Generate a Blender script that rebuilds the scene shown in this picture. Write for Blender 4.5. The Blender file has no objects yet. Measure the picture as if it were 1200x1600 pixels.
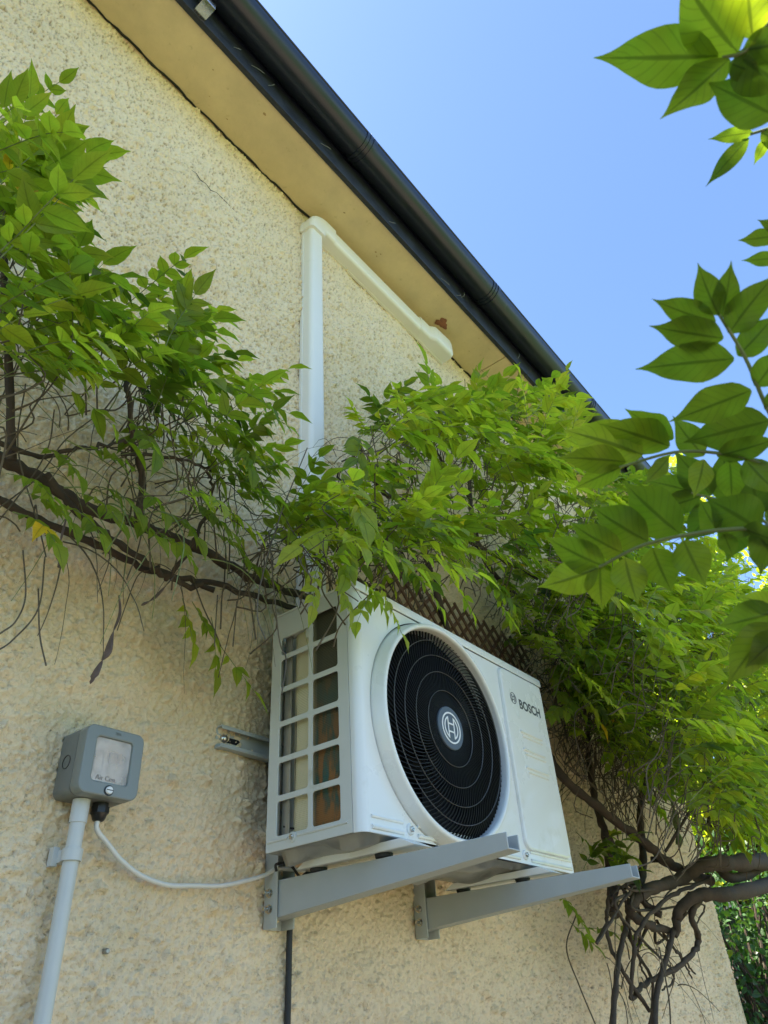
import bpy, bmesh, math, random
import numpy as np
from mathutils import Vector, Matrix
random.seed(11); rng = np.random.default_rng(7)
S = bpy.context.scene
COL = S.collection
PI = math.pi

# ---------------------------------------------------------------- camera, sky, sun, exposure
CAM = np.array([0.0, -1.2, 1.5])
ROT = np.array([[0.62983467, -0.42123435, -0.65258709],
                [-0.77468897, -0.40152987, -0.48849848],
                [-0.05626087, 0.8132253, -0.57922304]])
FPX = 1132.484
cam = bpy.data.cameras.new('camera'); camo = bpy.data.objects.new('camera', cam); COL.objects.link(camo)
m4 = Matrix([list(ROT[0]) + [CAM[0]], list(ROT[1]) + [CAM[1]], list(ROT[2]) + [CAM[2]], [0, 0, 0, 1]])
camo.matrix_world = m4
cam.sensor_fit = 'HORIZONTAL'; cam.sensor_width = 36; cam.lens = 36 * FPX / 1200
cam.clip_start = 0.02; cam.clip_end = 600
cam.dof.use_dof = True; cam.dof.focus_distance = 1.75; cam.dof.aperture_fstop = 20
S.camera = camo

SUN = Vector((-0.36, 0.33, 0.87)).normalized()          # towards the sun
world = bpy.data.worlds.new('World'); S.world = world; world.use_nodes = True
wn = world.node_tree; wn.nodes.clear()
sky = wn.nodes.new('ShaderNodeTexSky'); sky.sky_type = 'NISHITA'; sky.sun_disc = False
sky.sun_elevation = math.asin(SUN.z); sky.sun_rotation = math.atan2(SUN.x, SUN.y)
sky.air_density = 1.0; sky.dust_density = 0.7; sky.ozone_density = 6.0
bg = wn.nodes.new('ShaderNodeBackground'); bg.inputs[1].default_value = 0.074
wo = wn.nodes.new('ShaderNodeOutputWorld')
wn.links.new(sky.outputs[0], bg.inputs[0]); wn.links.new(bg.outputs[0], wo.inputs[0])
sl = bpy.data.lights.new('sun', 'SUN'); sl.energy = 5.0; sl.angle = math.radians(0.6); sl.color = (1, 0.91, 0.78)
so = bpy.data.objects.new('sun', sl); COL.objects.link(so)
so.rotation_euler = SUN.to_track_quat('Z', 'Y').to_euler(); so.location = (3, 2, 9)
S.view_settings.view_transform = 'Standard'; S.view_settings.look = 'None'
S.view_settings.exposure = 2.40; S.view_settings.gamma = 1
S.render.engine = 'CYCLES'
S.cycles.use_denoising = True
S.cycles.max_bounces = 8; S.cycles.diffuse_bounces = 4; S.cycles.transmission_bounces = 6
S.cycles.transparent_max_bounces = 8
S.cycles.sample_clamp_indirect = 6

# ---------------------------------------------------------------- layout helpers
def ray(px, py): return ROT @ np.array([px - 600.0, 800.0 - py, -FPX])
def at(px, py, y):
    r = ray(px, py); t = (y - CAM[1]) / r[1]; return CAM + r * t
def atd(px, py, d):
    r = ray(px, py); return CAM + r / np.linalg.norm(r) * d
def proj(p):
    v = (np.asarray(p) - CAM) @ ROT
    w = -v[..., 2]
    return np.stack([600 + FPX * v[..., 0] / w, 800 - FPX * v[..., 1] / w], -1)
def nrm(v):
    v = np.asarray(v, float); return v / (np.linalg.norm(v) + 1e-12)

# ---------------------------------------------------------------- materials
def material(name): 
    m = bpy.data.materials.new(name); m.use_nodes = True
    nt = m.node_tree; b = nt.nodes['Principled BSDF']
    return m, nt, b
def N(nt, t, **kw):
    n = nt.nodes.new(t)
    for k, v in kw.items():
        if k in n.inputs: n.inputs[k].default_value = v
        else: setattr(n, k, v)
    return n
def ramp(nt, stops, src=None):
    r = nt.nodes.new('ShaderNodeValToRGB'); e = r.color_ramp.elements
    while len(e) < len(stops): e.new(0.5)
    for i, (p, c) in enumerate(stops):
        e[i].position = p; e[i].color = (*c, 1) if len(c) == 3 else c
    if src is not None: nt.links.new(src, r.inputs[0])
    return r
def simple(name, col, rough=0.5, metal=0.0, var=0.12, scale=30, bump=0.0, bscale=200, coat=0.0, dirt=None):
    m, nt, b = material(name)
    tc = N(nt, 'ShaderNodeTexCoord')
    n = N(nt, 'ShaderNodeTexNoise', Scale=scale, Detail=6.0, Roughness=0.6)
    nt.links.new(tc.outputs['Object'], n.inputs['Vector'])
    c0 = tuple(c * (1 - var) for c in col); c1 = tuple(min(1, c * (1 + var)) for c in col)
    r = ramp(nt, [(0.3, c0), (0.7, c1)], n.outputs['Fac'])
    last = r.outputs[0]
    if dirt:
        n2 = N(nt, 'ShaderNodeTexNoise', Scale=dirt[1], Detail=8.0, Roughness=0.7)
        nt.links.new(tc.outputs['Object'], n2.inputs['Vector'])
        rr = ramp(nt, [(dirt[2], (0, 0, 0)), (dirt[2] + .15, (1, 1, 1))], n2.outputs['Fac'])
        mx = N(nt, 'ShaderNodeMix', data_type='RGBA'); nt.links.new(rr.outputs[0], mx.inputs[0])
        nt.links.new(last, mx.inputs[6]); mx.inputs[7].default_value = (*dirt[0], 1); last = mx.outputs[2]
    nt.links.new(last, b.inputs['Base Color'])
    rn = ramp(nt, [(0.3, (rough * .85,) * 3), (0.7, (min(1, rough * 1.2),) * 3)], n.outputs['Fac'])
    nt.links.new(rn.outputs[0], b.inputs['Roughness'])
    b.inputs['Metallic'].default_value = metal
    b.inputs['Coat Weight'].default_value = coat
    if bump > 0:
        n3 = N(nt, 'ShaderNodeTexNoise', Scale=bscale, Detail=4.0)
        nt.links.new(tc.outputs['Object'], n3.inputs['Vector'])
        bp = N(nt, 'ShaderNodeBump', Strength=bump, Distance=0.002)
        nt.links.new(n3.outputs['Fac'], bp.inputs['Height']); nt.links.new(bp.outputs[0], b.inputs['Normal'])
    return m

def render_wall_material():
    m, nt, b = material('painted_roughcast')
    tc = N(nt, 'ShaderNodeTexCoord')
    n = N(nt, 'ShaderNodeTexNoise', Scale=2.2, Detail=8.0, Roughness=0.62)
    nt.links.new(tc.outputs['Object'], n.inputs['Vector'])
    r = ramp(nt, [(0.3, (0.75, 0.585, 0.385)), (0.5, (0.82, 0.655, 0.445)), (0.72, (0.86, 0.695, 0.49))], n.outputs['Fac'])
    # small flecks of exposed dark grit, plus shade painted into the pits
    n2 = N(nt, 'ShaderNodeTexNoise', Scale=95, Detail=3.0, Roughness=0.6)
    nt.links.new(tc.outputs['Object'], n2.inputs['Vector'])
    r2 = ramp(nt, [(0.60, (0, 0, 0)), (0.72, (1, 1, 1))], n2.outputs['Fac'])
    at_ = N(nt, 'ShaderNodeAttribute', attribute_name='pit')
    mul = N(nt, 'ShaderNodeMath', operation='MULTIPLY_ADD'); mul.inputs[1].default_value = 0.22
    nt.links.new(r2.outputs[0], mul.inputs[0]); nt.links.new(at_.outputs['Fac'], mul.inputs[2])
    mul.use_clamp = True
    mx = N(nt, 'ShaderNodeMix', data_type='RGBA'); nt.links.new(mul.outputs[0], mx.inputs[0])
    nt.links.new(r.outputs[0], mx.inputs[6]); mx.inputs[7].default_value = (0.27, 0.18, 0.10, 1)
    # faint green algae patches, made stronger low down to paint shade under the vines
    n3 = N(nt, 'ShaderNodeTexNoise', Scale=1.3, Detail=10.0, Roughness=0.7)
    mp = N(nt, 'ShaderNodeMapping'); mp.inputs['Location'].default_value = (3.1, 0, 1.7)
    nt.links.new(tc.outputs['Object'], mp.inputs[0]); nt.links.new(mp.outputs[0], n3.inputs['Vector'])
    r3 = ramp(nt, [(0.47, (0, 0, 0)), (0.72, (.55, .55, .55))], n3.outputs['Fac'])
    sz = N(nt, 'ShaderNodeSeparateXYZ'); nt.links.new(tc.outputs['Object'], sz.inputs[0])
    hz_ = N(nt, 'ShaderNodeMapRange'); hz_.inputs[1].default_value = 2.7; hz_.inputs[2].default_value = 2.0; hz_.inputs[3].default_value = 0.15
    nt.links.new(sz.outputs[2], hz_.inputs[0])
    am2 = N(nt, 'ShaderNodeMath', operation='MULTIPLY'); nt.links.new(r3.outputs[0], am2.inputs[0]); nt.links.new(hz_.outputs[0], am2.inputs[1])
    mx2 = N(nt, 'ShaderNodeMix', data_type='RGBA'); nt.links.new(am2.outputs[0], mx2.inputs[0])
    nt.links.new(mx.outputs[2], mx2.inputs[6]); mx2.inputs[7].default_value = (0.40, 0.37, 0.20, 1)
    nt.links.new(mx2.outputs[2], b.inputs['Base Color'])
    b.inputs['Roughness'].default_value = 0.78
    b.inputs['Specular IOR Level'].default_value = 0.35
    nb = N(nt, 'ShaderNodeTexNoise', Scale=160, Detail=5.0, Roughness=0.6)
    nt.links.new(tc.outputs['Object'], nb.inputs['Vector'])
    vo = N(nt, 'ShaderNodeTexVoronoi', Scale=190.0); nt.links.new(tc.outputs['Object'], vo.inputs['Vector'])
    vr = ramp(nt, [(0.0, (1, 1, 1)), (0.42, (0, 0, 0))], vo.outputs['Distance'])
    am = N(nt, 'ShaderNodeMath', operation='MULTIPLY_ADD'); am.inputs[1].default_value = 0.7
    nt.links.new(vr.outputs[0], am.inputs[0]); nt.links.new(nb.outputs['Fac'], am.inputs[2])
    bp = N(nt, 'ShaderNodeBump', Strength=0.75, Distance=0.0028)
    nt.links.new(am.outputs[0], bp.inputs['Height']); nt.links.new(bp.outputs[0], b.inputs['Normal'])
    return m

def leaf_material(name, dark, mid, light, trans=0.42, vein=0.35):
    m, nt, b = material(name)
    a = N(nt, 'ShaderNodeAttribute', attribute_name='tint')
    r = ramp(nt, [(0.0, dark), (0.5, mid), (0.95, light), (1.0, (0.55, 0.40, 0.04))], a.outputs['Fac'])
    uv = N(nt, 'ShaderNodeUVMap'); uv.uv_map = 'uv'
    sp = N(nt, 'ShaderNodeSeparateXYZ'); nt.links.new(uv.outputs[0], sp.inputs[0])
    ab = N(nt, 'ShaderNodeMath', operation='ABSOLUTE'); nt.links.new(sp.outputs[1], ab.inputs[0])
    mid_r = ramp(nt, [(0.0, (1, 1, 1)), (0.05, (1, 1, 1)), (0.11, (0, 0, 0))], ab.outputs[0])
    # side veins: stripes running forward from the midrib
    c1 = N(nt, 'ShaderNodeMath', operation='MULTIPLY_ADD'); c1.inputs[1].default_value = -0.22
    nt.links.new(ab.outputs[0], c1.inputs[0]); nt.links.new(sp.outputs[0], c1.inputs[2])
    c2 = N(nt, 'ShaderNodeMath', operation='MULTIPLY'); c2.inputs[1].default_value = 9.0
    nt.links.new(c1.outputs[0], c2.inputs[0])
    c3 = N(nt, 'ShaderNodeMath', operation='FRACT'); nt.links.new(c2.outputs[0], c3.inputs[0])
    side = ramp(nt, [(0.0, (.5, .5, .5)), (0.12, (0, 0, 0)), (0.9, (0, 0, 0)), (1.0, (.5, .5, .5))], c3.outputs[0])
    mxv = N(nt, 'ShaderNodeMath', operation='MAXIMUM')
    nt.links.new(mid_r.outputs[0], mxv.inputs[0]); nt.links.new(side.outputs[0], mxv.inputs[1])
    sc = N(nt, 'ShaderNodeMath', operation='MULTIPLY'); sc.inputs[1].default_value = vein
    nt.links.new(mxv.outputs[0], sc.inputs[0])
    mx = N(nt, 'ShaderNodeMix', data_type='RGBA'); nt.links.new(sc.outputs[0], mx.inputs[0])
    nt.links.new(r.outputs[0], mx.inputs[6]); mx.inputs[7].default_value = (dark[0] * .7, dark[1] * .6, dark[2] * .6, 1)
    tc = N(nt, 'ShaderNodeTexCoord'); no = N(nt, 'ShaderNodeTexNoise', Scale=60.0, Detail=4.0)
    nt.links.new(tc.outputs['Object'], no.inputs['Vector'])
    hv = N(nt, 'ShaderNodeHueSaturation'); nt.links.new(mx.outputs[2], hv.inputs['Color'])
    mr = N(nt, 'ShaderNodeMapRange'); mr.inputs[3].default_value = 0.75; mr.inputs[4].default_value = 1.25
    nt.links.new(no.outputs['Fac'], mr.inputs[0]); nt.links.new(mr.outputs[0], hv.inputs['Value'])
    nb2 = N(nt, 'ShaderNodeTexNoise', Scale=22.0, Detail=3.0); nt.links.new(tc.outputs['Object'], nb2.inputs['Vector'])
    mh = N(nt, 'ShaderNodeMapRange'); mh.inputs[1].default_value = 0.3; mh.inputs[2].default_value = 0.7; mh.inputs[3].default_value = 0.475; mh.inputs[4].default_value = 0.515
    nt.links.new(nb2.outputs['Fac'], mh.inputs[0]); nt.links.new(mh.outputs[0], hv.inputs['Hue'])
    nt.links.new(hv.outputs[0], b.inputs['Base Color'])
    b.inputs['Roughness'].default_value = 0.42; b.inputs['Specular IOR Level'].default_value = 0.4
    bp = N(nt, 'ShaderNodeBump', Strength=0.35, Distance=0.002); bp.invert = True
    nt.links.new(mxv.outputs[0], bp.inputs['Height']); nt.links.new(bp.outputs[0], b.inputs['Normal'])
    tr = N(nt, 'ShaderNodeBsdfTranslucent')
    hs = N(nt, 'ShaderNodeMix', data_type='RGBA', blend_type='MULTIPLY'); hs.inputs[0].default_value = 1
    nt.links.new(hv.outputs[0], hs.inputs[6]); hs.inputs[7].default_value = (2.0, 2.1, 0.6, 1)
    nt.links.new(hs.outputs[2], tr.inputs[0])
    ms = N(nt, 'ShaderNodeMixShader'); ms.inputs[0].default_value = trans
    nt.links.new(b.outputs[0], ms.inputs[1]); nt.links.new(tr.outputs[0], ms.inputs[2])
    nt.links.new(ms.outputs[0], nt.nodes['Material Output'].inputs['Surface'])
    return m

M = {}
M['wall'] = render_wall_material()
M['soffit'] = simple('soffit_paint', (0.64, 0.50, 0.29), 0.7, var=0.10, scale=9, bump=0.35, bscale=60, dirt=((0.44, 0.33, 0.17), 26, 0.60))
M['fascia'] = simple('black_fascia', (0.017, 0.019, 0.027), 0.5, var=0.25, scale=20, bump=0.4, bscale=90, dirt=((0.10, 0.10, 0.10), 60, 0.70))
M['gutter'] = simple('black_gutter_plastic', (0.010, 0.014, 0.027), 0.32, var=0.15, scale=7, bump=0.05, dirt=((0.05, 0.055, 0.065), 12, 0.62))
M['tile'] = simple('roof_tile', (0.16, 0.07, 0.045), 0.85, var=0.3, scale=12, bump=0.5)
M['white'] = simple('white_powder_coat', (0.78, 0.79, 0.78), 0.28, var=0.015, scale=6, bump=0.04, bscale=500, coat=0.25, dirt=((0.66, 0.66, 0.60), 5, 0.60))
M['cream'] = simple('side_powder_coat', (0.62, 0.63, 0.60), 0.36, var=0.03, scale=8, bump=0.05, bscale=400, dirt=((0.47, 0.47, 0.39), 14, 0.60))
M['pan'] = simple('galvanised_pan', (0.36, 0.35, 0.32), 0.33, metal=0.6, var=0.2, scale=14, bump=0.3, bscale=30, dirt=((0.22, 0.20, 0.17), 12, 0.58))
M['bracket'] = simple('grey_bracket_paint', (0.42, 0.44, 0.43), 0.40, var=0.05, scale=10, bump=0.04, dirt=((0.36, 0.36, 0.33), 18, 0.66))
M['steel'] = simple('zinc_bolt', (0.62, 0.60, 0.55), 0.25, metal=1.0, var=0.15, scale=60)
M['black'] = simple('black_grille_plastic', (0.008, 0.008, 0.009), 0.5, var=0.1, scale=20)
M['wire'] = simple('grille_ring_wire', (0.11, 0.11, 0.11), 0.4, var=0.1, scale=20)
M['blade'] = simple('fan_blade_plastic', (0.010, 0.010, 0.011), 0.35, var=0.1, scale=15)
M['black'].node_tree.nodes['Principled BSDF'].inputs['Specular IOR Level'].default_value = 0.25
M['dark'] = simple('dark_interior', (0.010, 0.010, 0.012), 0.8)
M['badge'] = simple('badge_blue_grey', (0.085, 0.11, 0.145), 0.45, var=0.04)
M['logo'] = simple('logo_white', (0.80, 0.80, 0.80), 0.4, var=0.02)
M['ink'] = simple('dark_print', (0.05, 0.055, 0.065), 0.5, var=0.05)
M['pvc'] = simple('white_pvc', (0.80, 0.765, 0.735), 0.33, var=0.02, scale=5, bump=0.03, dirt=((0.66, 0.64, 0.58), 10, 0.66))
M['pipe'] = simple('pale_grey_conduit', (0.56, 0.57, 0.55), 0.38, var=0.04, scale=9, dirt=((0.45, 0.45, 0.40), 16, 0.64))
M['cable'] = simple('white_cable', (0.72, 0.70, 0.66), 0.42, var=0.03)
M['box'] = simple('grey_enclosure_plastic', (0.165, 0.175, 0.165), 0.42, var=0.06, scale=14, bump=0.08, dirt=((0.27, 0.28, 0.26), 20, 0.62))
M['boxlid'] = simple('grey_lid_plastic', (0.215, 0.235, 0.225), 0.38, var=0.05, scale=10, bump=0.06, dirt=((0.33, 0.34, 0.32), 18, 0.62))
M['switchplate'] = simple('pale_switch_plate', (0.86, 0.75, 0.66), 0.45, var=0.05, scale=30, dirt=((0.70, 0.66, 0.60), 30, 0.6))
M['rocker'] = simple('switch_rocker', (0.62, 0.56, 0.51), 0.4, var=0.05)
M['gland'] = simple('black_gland', (0.015, 0.015, 0.016), 0.35)
M['rubber'] = simple('black_rubber', (0.02, 0.02, 0.02), 0.6)
M['bark'] = simple('wisteria_bark', (0.060, 0.042, 0.029), 0.85, var=0.45, scale=28, bump=0.9, bscale=70, dirt=((0.10, 0.09, 0.06), 22, 0.62))
M['twig'] = simple('brown_twig', (0.10, 0.075, 0.048), 0.8, var=0.35, scale=40)
M['stalk'] = simple('green_stalk', (0.17, 0.20, 0.065), 0.6, var=0.3, scale=20)
M['pod'] = simple('dry_seed_pod', (0.125, 0.085, 0.075), 0.65, var=0.3, scale=60, bump=0.4)
M['greenpod'] = simple('green_seed_pod', (0.16, 0.21, 0.07), 0.6, var=0.2, scale=60, bump=0.3)
M['lattice'] = simple('brown_stained_lattice', (0.14, 0.075, 0.045), 0.8, var=0.35, scale=40, bump=0.4)
M['leafL'] = leaf_material('wisteria_leaf', (0.028, 0.065, 0.014), (0.175, 0.245, 0.030), (0.36, 0.41, 0.050), trans=0.60)
M['leafF'] = leaf_material('wisteria_leaf_close', (0.045, 0.085, 0.016), (0.125, 0.185, 0.022), (0.24, 0.30, 0.030), trans=0.60, vein=0.62)
M['leafR'] = leaf_material('wisteria_leaf_far', (0.030, 0.062, 0.012), (0.175, 0.245, 0.030), (0.36, 0.41, 0.050), trans=0.60)
M['hedge'] = leaf_material('hedge_leaf', (0.015, 0.05, 0.012), (0.03, 0.085, 0.02), (0.05, 0.12, 0.03), trans=0.25)

# coil with blue coating, copper reflections and a back-lit bend painted into the colour
def coil_material():
    m, nt, b = material('coil_fins')
    tc = N(nt, 'ShaderNodeTexCoord')
    sp = N(nt, 'ShaderNodeSeparateXYZ'); nt.links.new(tc.outputs['Object'], sp.inputs[0])
    mp = N(nt, 'ShaderNodeMapping'); mp.inputs['Scale'].default_value = (26, 46, 13)
    nt.links.new(tc.outputs['Object'], mp.inputs[0])
    n = N(nt, 'ShaderNodeTexNoise', Scale=1.0, Detail=3.0); nt.links.new(mp.outputs[0], n.inputs['Vector'])
    c = ramp(nt, [(0.42, (0.03, 0.10, 0.085)), (0.50, (0.09, 0.085, 0.05)), (0.57, (0.26, 0.115, 0.035))], n.outputs['Fac'])
    mr = N(nt, 'ShaderNodeMapRange'); mr.inputs[1].default_value = 0.34; mr.inputs[2].default_value = 0.12
    nt.links.new(sp.outputs[2], mr.inputs[0])
    rx = N(nt, 'ShaderNodeMapRange'); rx.inputs[1].default_value = 0.012; rx.inputs[2].default_value = -0.004
    nt.links.new(sp.outputs[1], rx.inputs[0])
    mu = N(nt, 'ShaderNodeMath', operation='MULTIPLY'); nt.links.new(mr.outputs[0], mu.inputs[0]); nt.links.new(rx.outputs[0], mu.inputs[1])
    mx = N(nt, 'ShaderNodeMix', data_type='RGBA'); nt.links.new(mu.outputs[0], mx.inputs[0])
    mb_ = N(nt, 'ShaderNodeMix', data_type='RGBA'); nt.links.new(rx.outputs[0], mb_.inputs[0])
    mb_.inputs[6].default_value = (0.62, 0.55, 0.36, 1); mb_.inputs[7].default_value = (0.075, 0.070, 0.045, 1)  # pale bend, dark flat side: light from the rear gap put into the colour
    nt.links.new(mb_.outputs[2], mx.inputs[6]); nt.links.new(c.outputs[0], mx.inputs[7])
    nt.links.new(mx.outputs[2], b.inputs['Base Color'])
    b.inputs['Metallic'].default_value = 0.0; b.inputs['Roughness'].default_value = 0.5
    w = N(nt, 'ShaderNodeTexWave', wave_type='BANDS', bands_direction='Z'); w.inputs['Scale'].default_value = 90
    w.inputs['Distortion'].default_value = 0.6
    nt.links.new(tc.outputs['Object'], w.inputs['Vector'])
    bp = N(nt, 'ShaderNodeBump', Strength=0.5, Distance=0.001)
    nt.links.new(w.outputs['Fac'], bp.inputs['Height']); nt.links.new(bp.outputs[0], b.inputs['Normal'])
    return m
M['coil'] = coil_material()
def window_material():
    m, nt, b = material('clear_lid_window')
    b.inputs['Base Color'].default_value = (0.95, 0.9, 0.86, 1)
    b.inputs['Roughness'].default_value = 0.22
    tr = N(nt, 'ShaderNodeBsdfTransparent'); tr.inputs[0].default_value = (0.93, 0.9, 0.87, 1)
    tc = N(nt, 'ShaderNodeTexCoord'); n = N(nt, 'ShaderNodeTexNoise', Scale=25.0, Detail=5.0)
    nt.links.new(tc.outputs['Object'], n.inputs['Vector'])
    r = ramp(nt, [(0.3, (.60,) * 3), (0.75, (.85,) * 3)], n.outputs['Fac'])
    ms = N(nt, 'ShaderNodeMixShader'); nt.links.new(r.outputs[0], ms.inputs[0])
    nt.links.new(b.outputs[0], ms.inputs[1]); nt.links.new(tr.outputs[0], ms.inputs[2])
    nt.links.new(ms.outputs[0], nt.nodes['Material Output'].inputs['Surface'])
    return m
M['window'] = window_material()

# ---------------------------------------------------------------- object helpers
ORG = {}                                   # world origin of each thing
def tag(o, label=None, cat=None, group=None, kind=None):
    if label: o['label'] = label
    if cat: o['category'] = cat
    if group: o['group'] = group
    if kind: o['kind'] = kind
    return o
def thing(name, loc, label, cat, group=None):
    o = bpy.data.objects.new(name, None); o.empty_display_size = 0.1; COL.objects.link(o)
    o.location = loc; ORG[o.name] = np.array(loc, float)
    return tag(o, label, cat, group)
def link_mesh(name, me, m, parent=None, label=None):
    o = bpy.data.objects.new(name, me); COL.objects.link(o)
    if m is not None:
        me.materials.clear(); me.materials.append(M[m] if isinstance(m, str) else m)
    if parent is not None: o.parent = parent; ORG[o.name] = ORG[parent.name]
    if label: o['label'] = label
    return o
class MB:
    """collects shapes given in world coordinates and links them as one mesh object"""
    def __init__(s): s.v = []; s.f = []; s.n = 0; s.split = None
    def merge(s, o):
        s.split = len(s.f); s.v += o.v; s.f += [tuple(i + s.n for i in q) for q in o.f]; s.n += o.n; return s
    def add(s, v, f):
        v = np.asarray(v, float).reshape(-1, 3); s.v.append(v)
        s.f += [tuple(i + s.n for i in q) for q in f]; s.n += len(v); return s
    def box(s, lo, hi, rot=None, c=None):
        lo = np.array(lo, float); hi = np.array(hi, float)
        v = np.array([[x, y, z] for x in (lo[0], hi[0]) for y in (lo[1], hi[1]) for z in (lo[2], hi[2])])
        if rot is not None: v = (v - c) @ np.array(rot).T + c
        return s.add(v, [(0, 1, 3, 2), (4, 6, 7, 5), (0, 4, 5, 1), (2, 3, 7, 6), (0, 2, 6, 4), (1, 5, 7, 3)])
    def tube(s, pts, rad, k=8, flat=1.0, cap=True):
        P = np.array(pts, float); n = len(P)
        R = np.full(n, rad) if np.isscalar(rad) else np.asarray(rad, float)
        T = np.gradient(P, axis=0); T /= np.linalg.norm(T, axis=1)[:, None] + 1e-12
        u = np.cross(T[0], [0, 0, 1.0]); 
        if np.linalg.norm(u) < 1e-3: u = np.cross(T[0], [0, 1.0, 0])
        u = nrm(u); vs = []
        a = np.arange(k) * 2 * PI / k
        for i in range(n):
            u = nrm(u - T[i] * np.dot(u, T[i])); w = np.cross(T[i], u)
            vs.append(P[i] + R[i] * (np.cos(a)[:, None] * u + flat * np.sin(a)[:, None] * w))
        f = [(i * k + j, i * k + (j + 1) % k, (i + 1) * k + (j + 1) % k, (i + 1) * k + j) for i in range(n - 1) for j in range(k)]
        if cap: f += [tuple(range(k))[::-1], tuple((n - 1) * k + j for j in range(k))]
        return s.add(np.concatenate(vs), f)
    def lathe(s, prof, c, axis='y', k=48, closed=False):
        """prof: (radius, offset along axis) list"""
        a = np.arange(k) * 2 * PI / k; vs = []
        for r, h in prof:
            ring = np.zeros((k, 3))
            i, j, l = {'y': (0, 2, 1), 'z': (0, 1, 2), 'x': (1, 2, 0)}[axis]
            ring[:, i] = r * np.cos(a); ring[:, j] = r * np.sin(a); ring[:, l] = h
            vs.append(ring + np.array(c))
        n = len(prof)
        f = [(i * k + j, i * k + (j + 1) % k, (i + 1) * k + (j + 1) % k, (i + 1) * k + j) for i in range(n - 1) for j in range(k)]
        if closed: f += [((n - 1) * k + j, (n - 1) * k + (j + 1) % k, (j + 1) % k, j) for j in range(k)]
        else:
            f += [tuple(range(k))[::-1], tuple((n - 1) * k + j for j in range(k))]
        return s.add(np.concatenate(vs), f)
    def sweep(s, prof, a, b, cap=True):
        """extrude the outline prof (points 3D at a's plane) by vector b-a"""
        p = np.array(prof, float); n = len(p); d = np.array(b, float) - np.array(a, float)
        v = np.concatenate([p, p + d]); f = [(i, (i + 1) % n, n + (i + 1) % n, n + i) for i in range(n)]
        if cap: f += [tuple(range(n))[::-1], tuple(range(n, 2 * n))]
        return s.add(v, f)
    def build(s, name, m, parent=None, label=None, bevel=0.0, smooth=True, seg=2, angle=40):
        o0 = ORG[parent.name] if parent is not None else np.zeros(3)
        V = np.concatenate(s.v) - o0
        me = bpy.data.meshes.new(name); me.from_pydata(V.tolist(), [], s.f); me.update()
        bm = bmesh.new(); bm.from_mesh(me)
        bmesh.ops.recalc_face_normals(bm, faces=bm.faces)
        if bevel > 0:
            ed = [e for e in bm.edges if len(e.link_faces) == 2 and e.calc_face_angle(0) > math.radians(35)]
            bmesh.ops.bevel(bm, geom=ed, offset=bevel, segments=seg, affect='EDGES', profile=0.5, clamp_overlap=True)
        bm.to_mesh(me); bm.free()
        if smooth:
            me.polygons.foreach_set('use_smooth', [True] * len(me.polygons))
            me.set_sharp_from_angle(angle=math.radians(angle))
        return link_mesh(name, me, m, parent, label)

def rrect(x0, z0, x1, z1, r, k=6):
    pts = []
    for cx, cz, a0 in ((x1 - r, z1 - r, 0), (x0 + r, z1 - r, 90), (x0 + r, z0 + r, 180), (x1 - r, z0 + r, 270)):
        for i in range(k + 1):
            a = math.radians(a0 + 90 * i / k); pts.append((cx + r * math.cos(a), cz + r * math.sin(a)))
    return pts
def circ(cx, cz, r, k=96): return [(cx + r * math.cos(2 * PI * i / k), cz + r * math.sin(2 * PI * i / k)) for i in range(k)]
def plate(name, outlines, thick, mat4, m, parent, bevel=0.0, label=None):
    """flat plate with holes: outlines in its own plane, mat4 places it in the world"""
    cu = bpy.data.curves.new(name, 'CURVE'); cu.dimensions = '2D'; cu.fill_mode = 'BOTH'
    cu.extrude = max(0, thick / 2 - bevel); cu.bevel_depth = bevel; cu.bevel_resolution = 1
    cu.offset = -bevel if bevel else 0
    for pts in outlines:
        sp = cu.splines.new('POLY'); sp.points.add(len(pts) - 1); sp.use_cyclic_u = True
        for i, (x, y) in enumerate(pts): sp.points[i].co = (x, y, 0, 1)
    return curve_mesh(cu, name, mat4, m, parent, label)
def curve_mesh(cu, name, mat4, m, parent, label=None):
    tmp = bpy.data.objects.new('tmp', cu); COL.objects.link(tmp)
    dg = bpy.context.evaluated_depsgraph_get(); dg.update()
    me = bpy.data.meshes.new_from_object(tmp.evaluated_get(dg))
    bpy.data.objects.remove(tmp); bpy.data.curves.remove(cu)
    o0 = ORG[parent.name] if parent is not None else np.zeros(3)
    me.transform(Matrix.Translation(-Vector(o0)) @ mat4); me.name = name
    me.polygons.foreach_set('use_smooth', [True] * len(me.polygons)); me.set_sharp_from_angle(angle=math.radians(35))
    return link_mesh(name, me, m, parent, label)
def text(name, body, size, mat4, m, parent, bold=0.0, thick=0.0004, spacing=1.0, label=None):
    cu = bpy.data.curves.new(name, 'FONT'); cu.body = body; cu.size = size; cu.extrude = thick; cu.offset = bold
    cu.align_x = 'CENTER'; cu.align_y = 'CENTER'; cu.space_character = spacing
    return curve_mesh(cu, name, mat4, m, parent, label)
def front(y): return Matrix(((1, 0, 0, 0), (0, 0, -1, y), (0, 1, 0, 0), (0, 0, 0, 1)))      # plane facing -y : (x,z)->(x,y,z)
def leftside(x): return Matrix(((0, 0, -1, x), (-1, 0, 0, 0), (0, 1, 0, 0), (0, 0, 0, 1)))  # plane facing -x : (u,z)->(x,-u,z)

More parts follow.
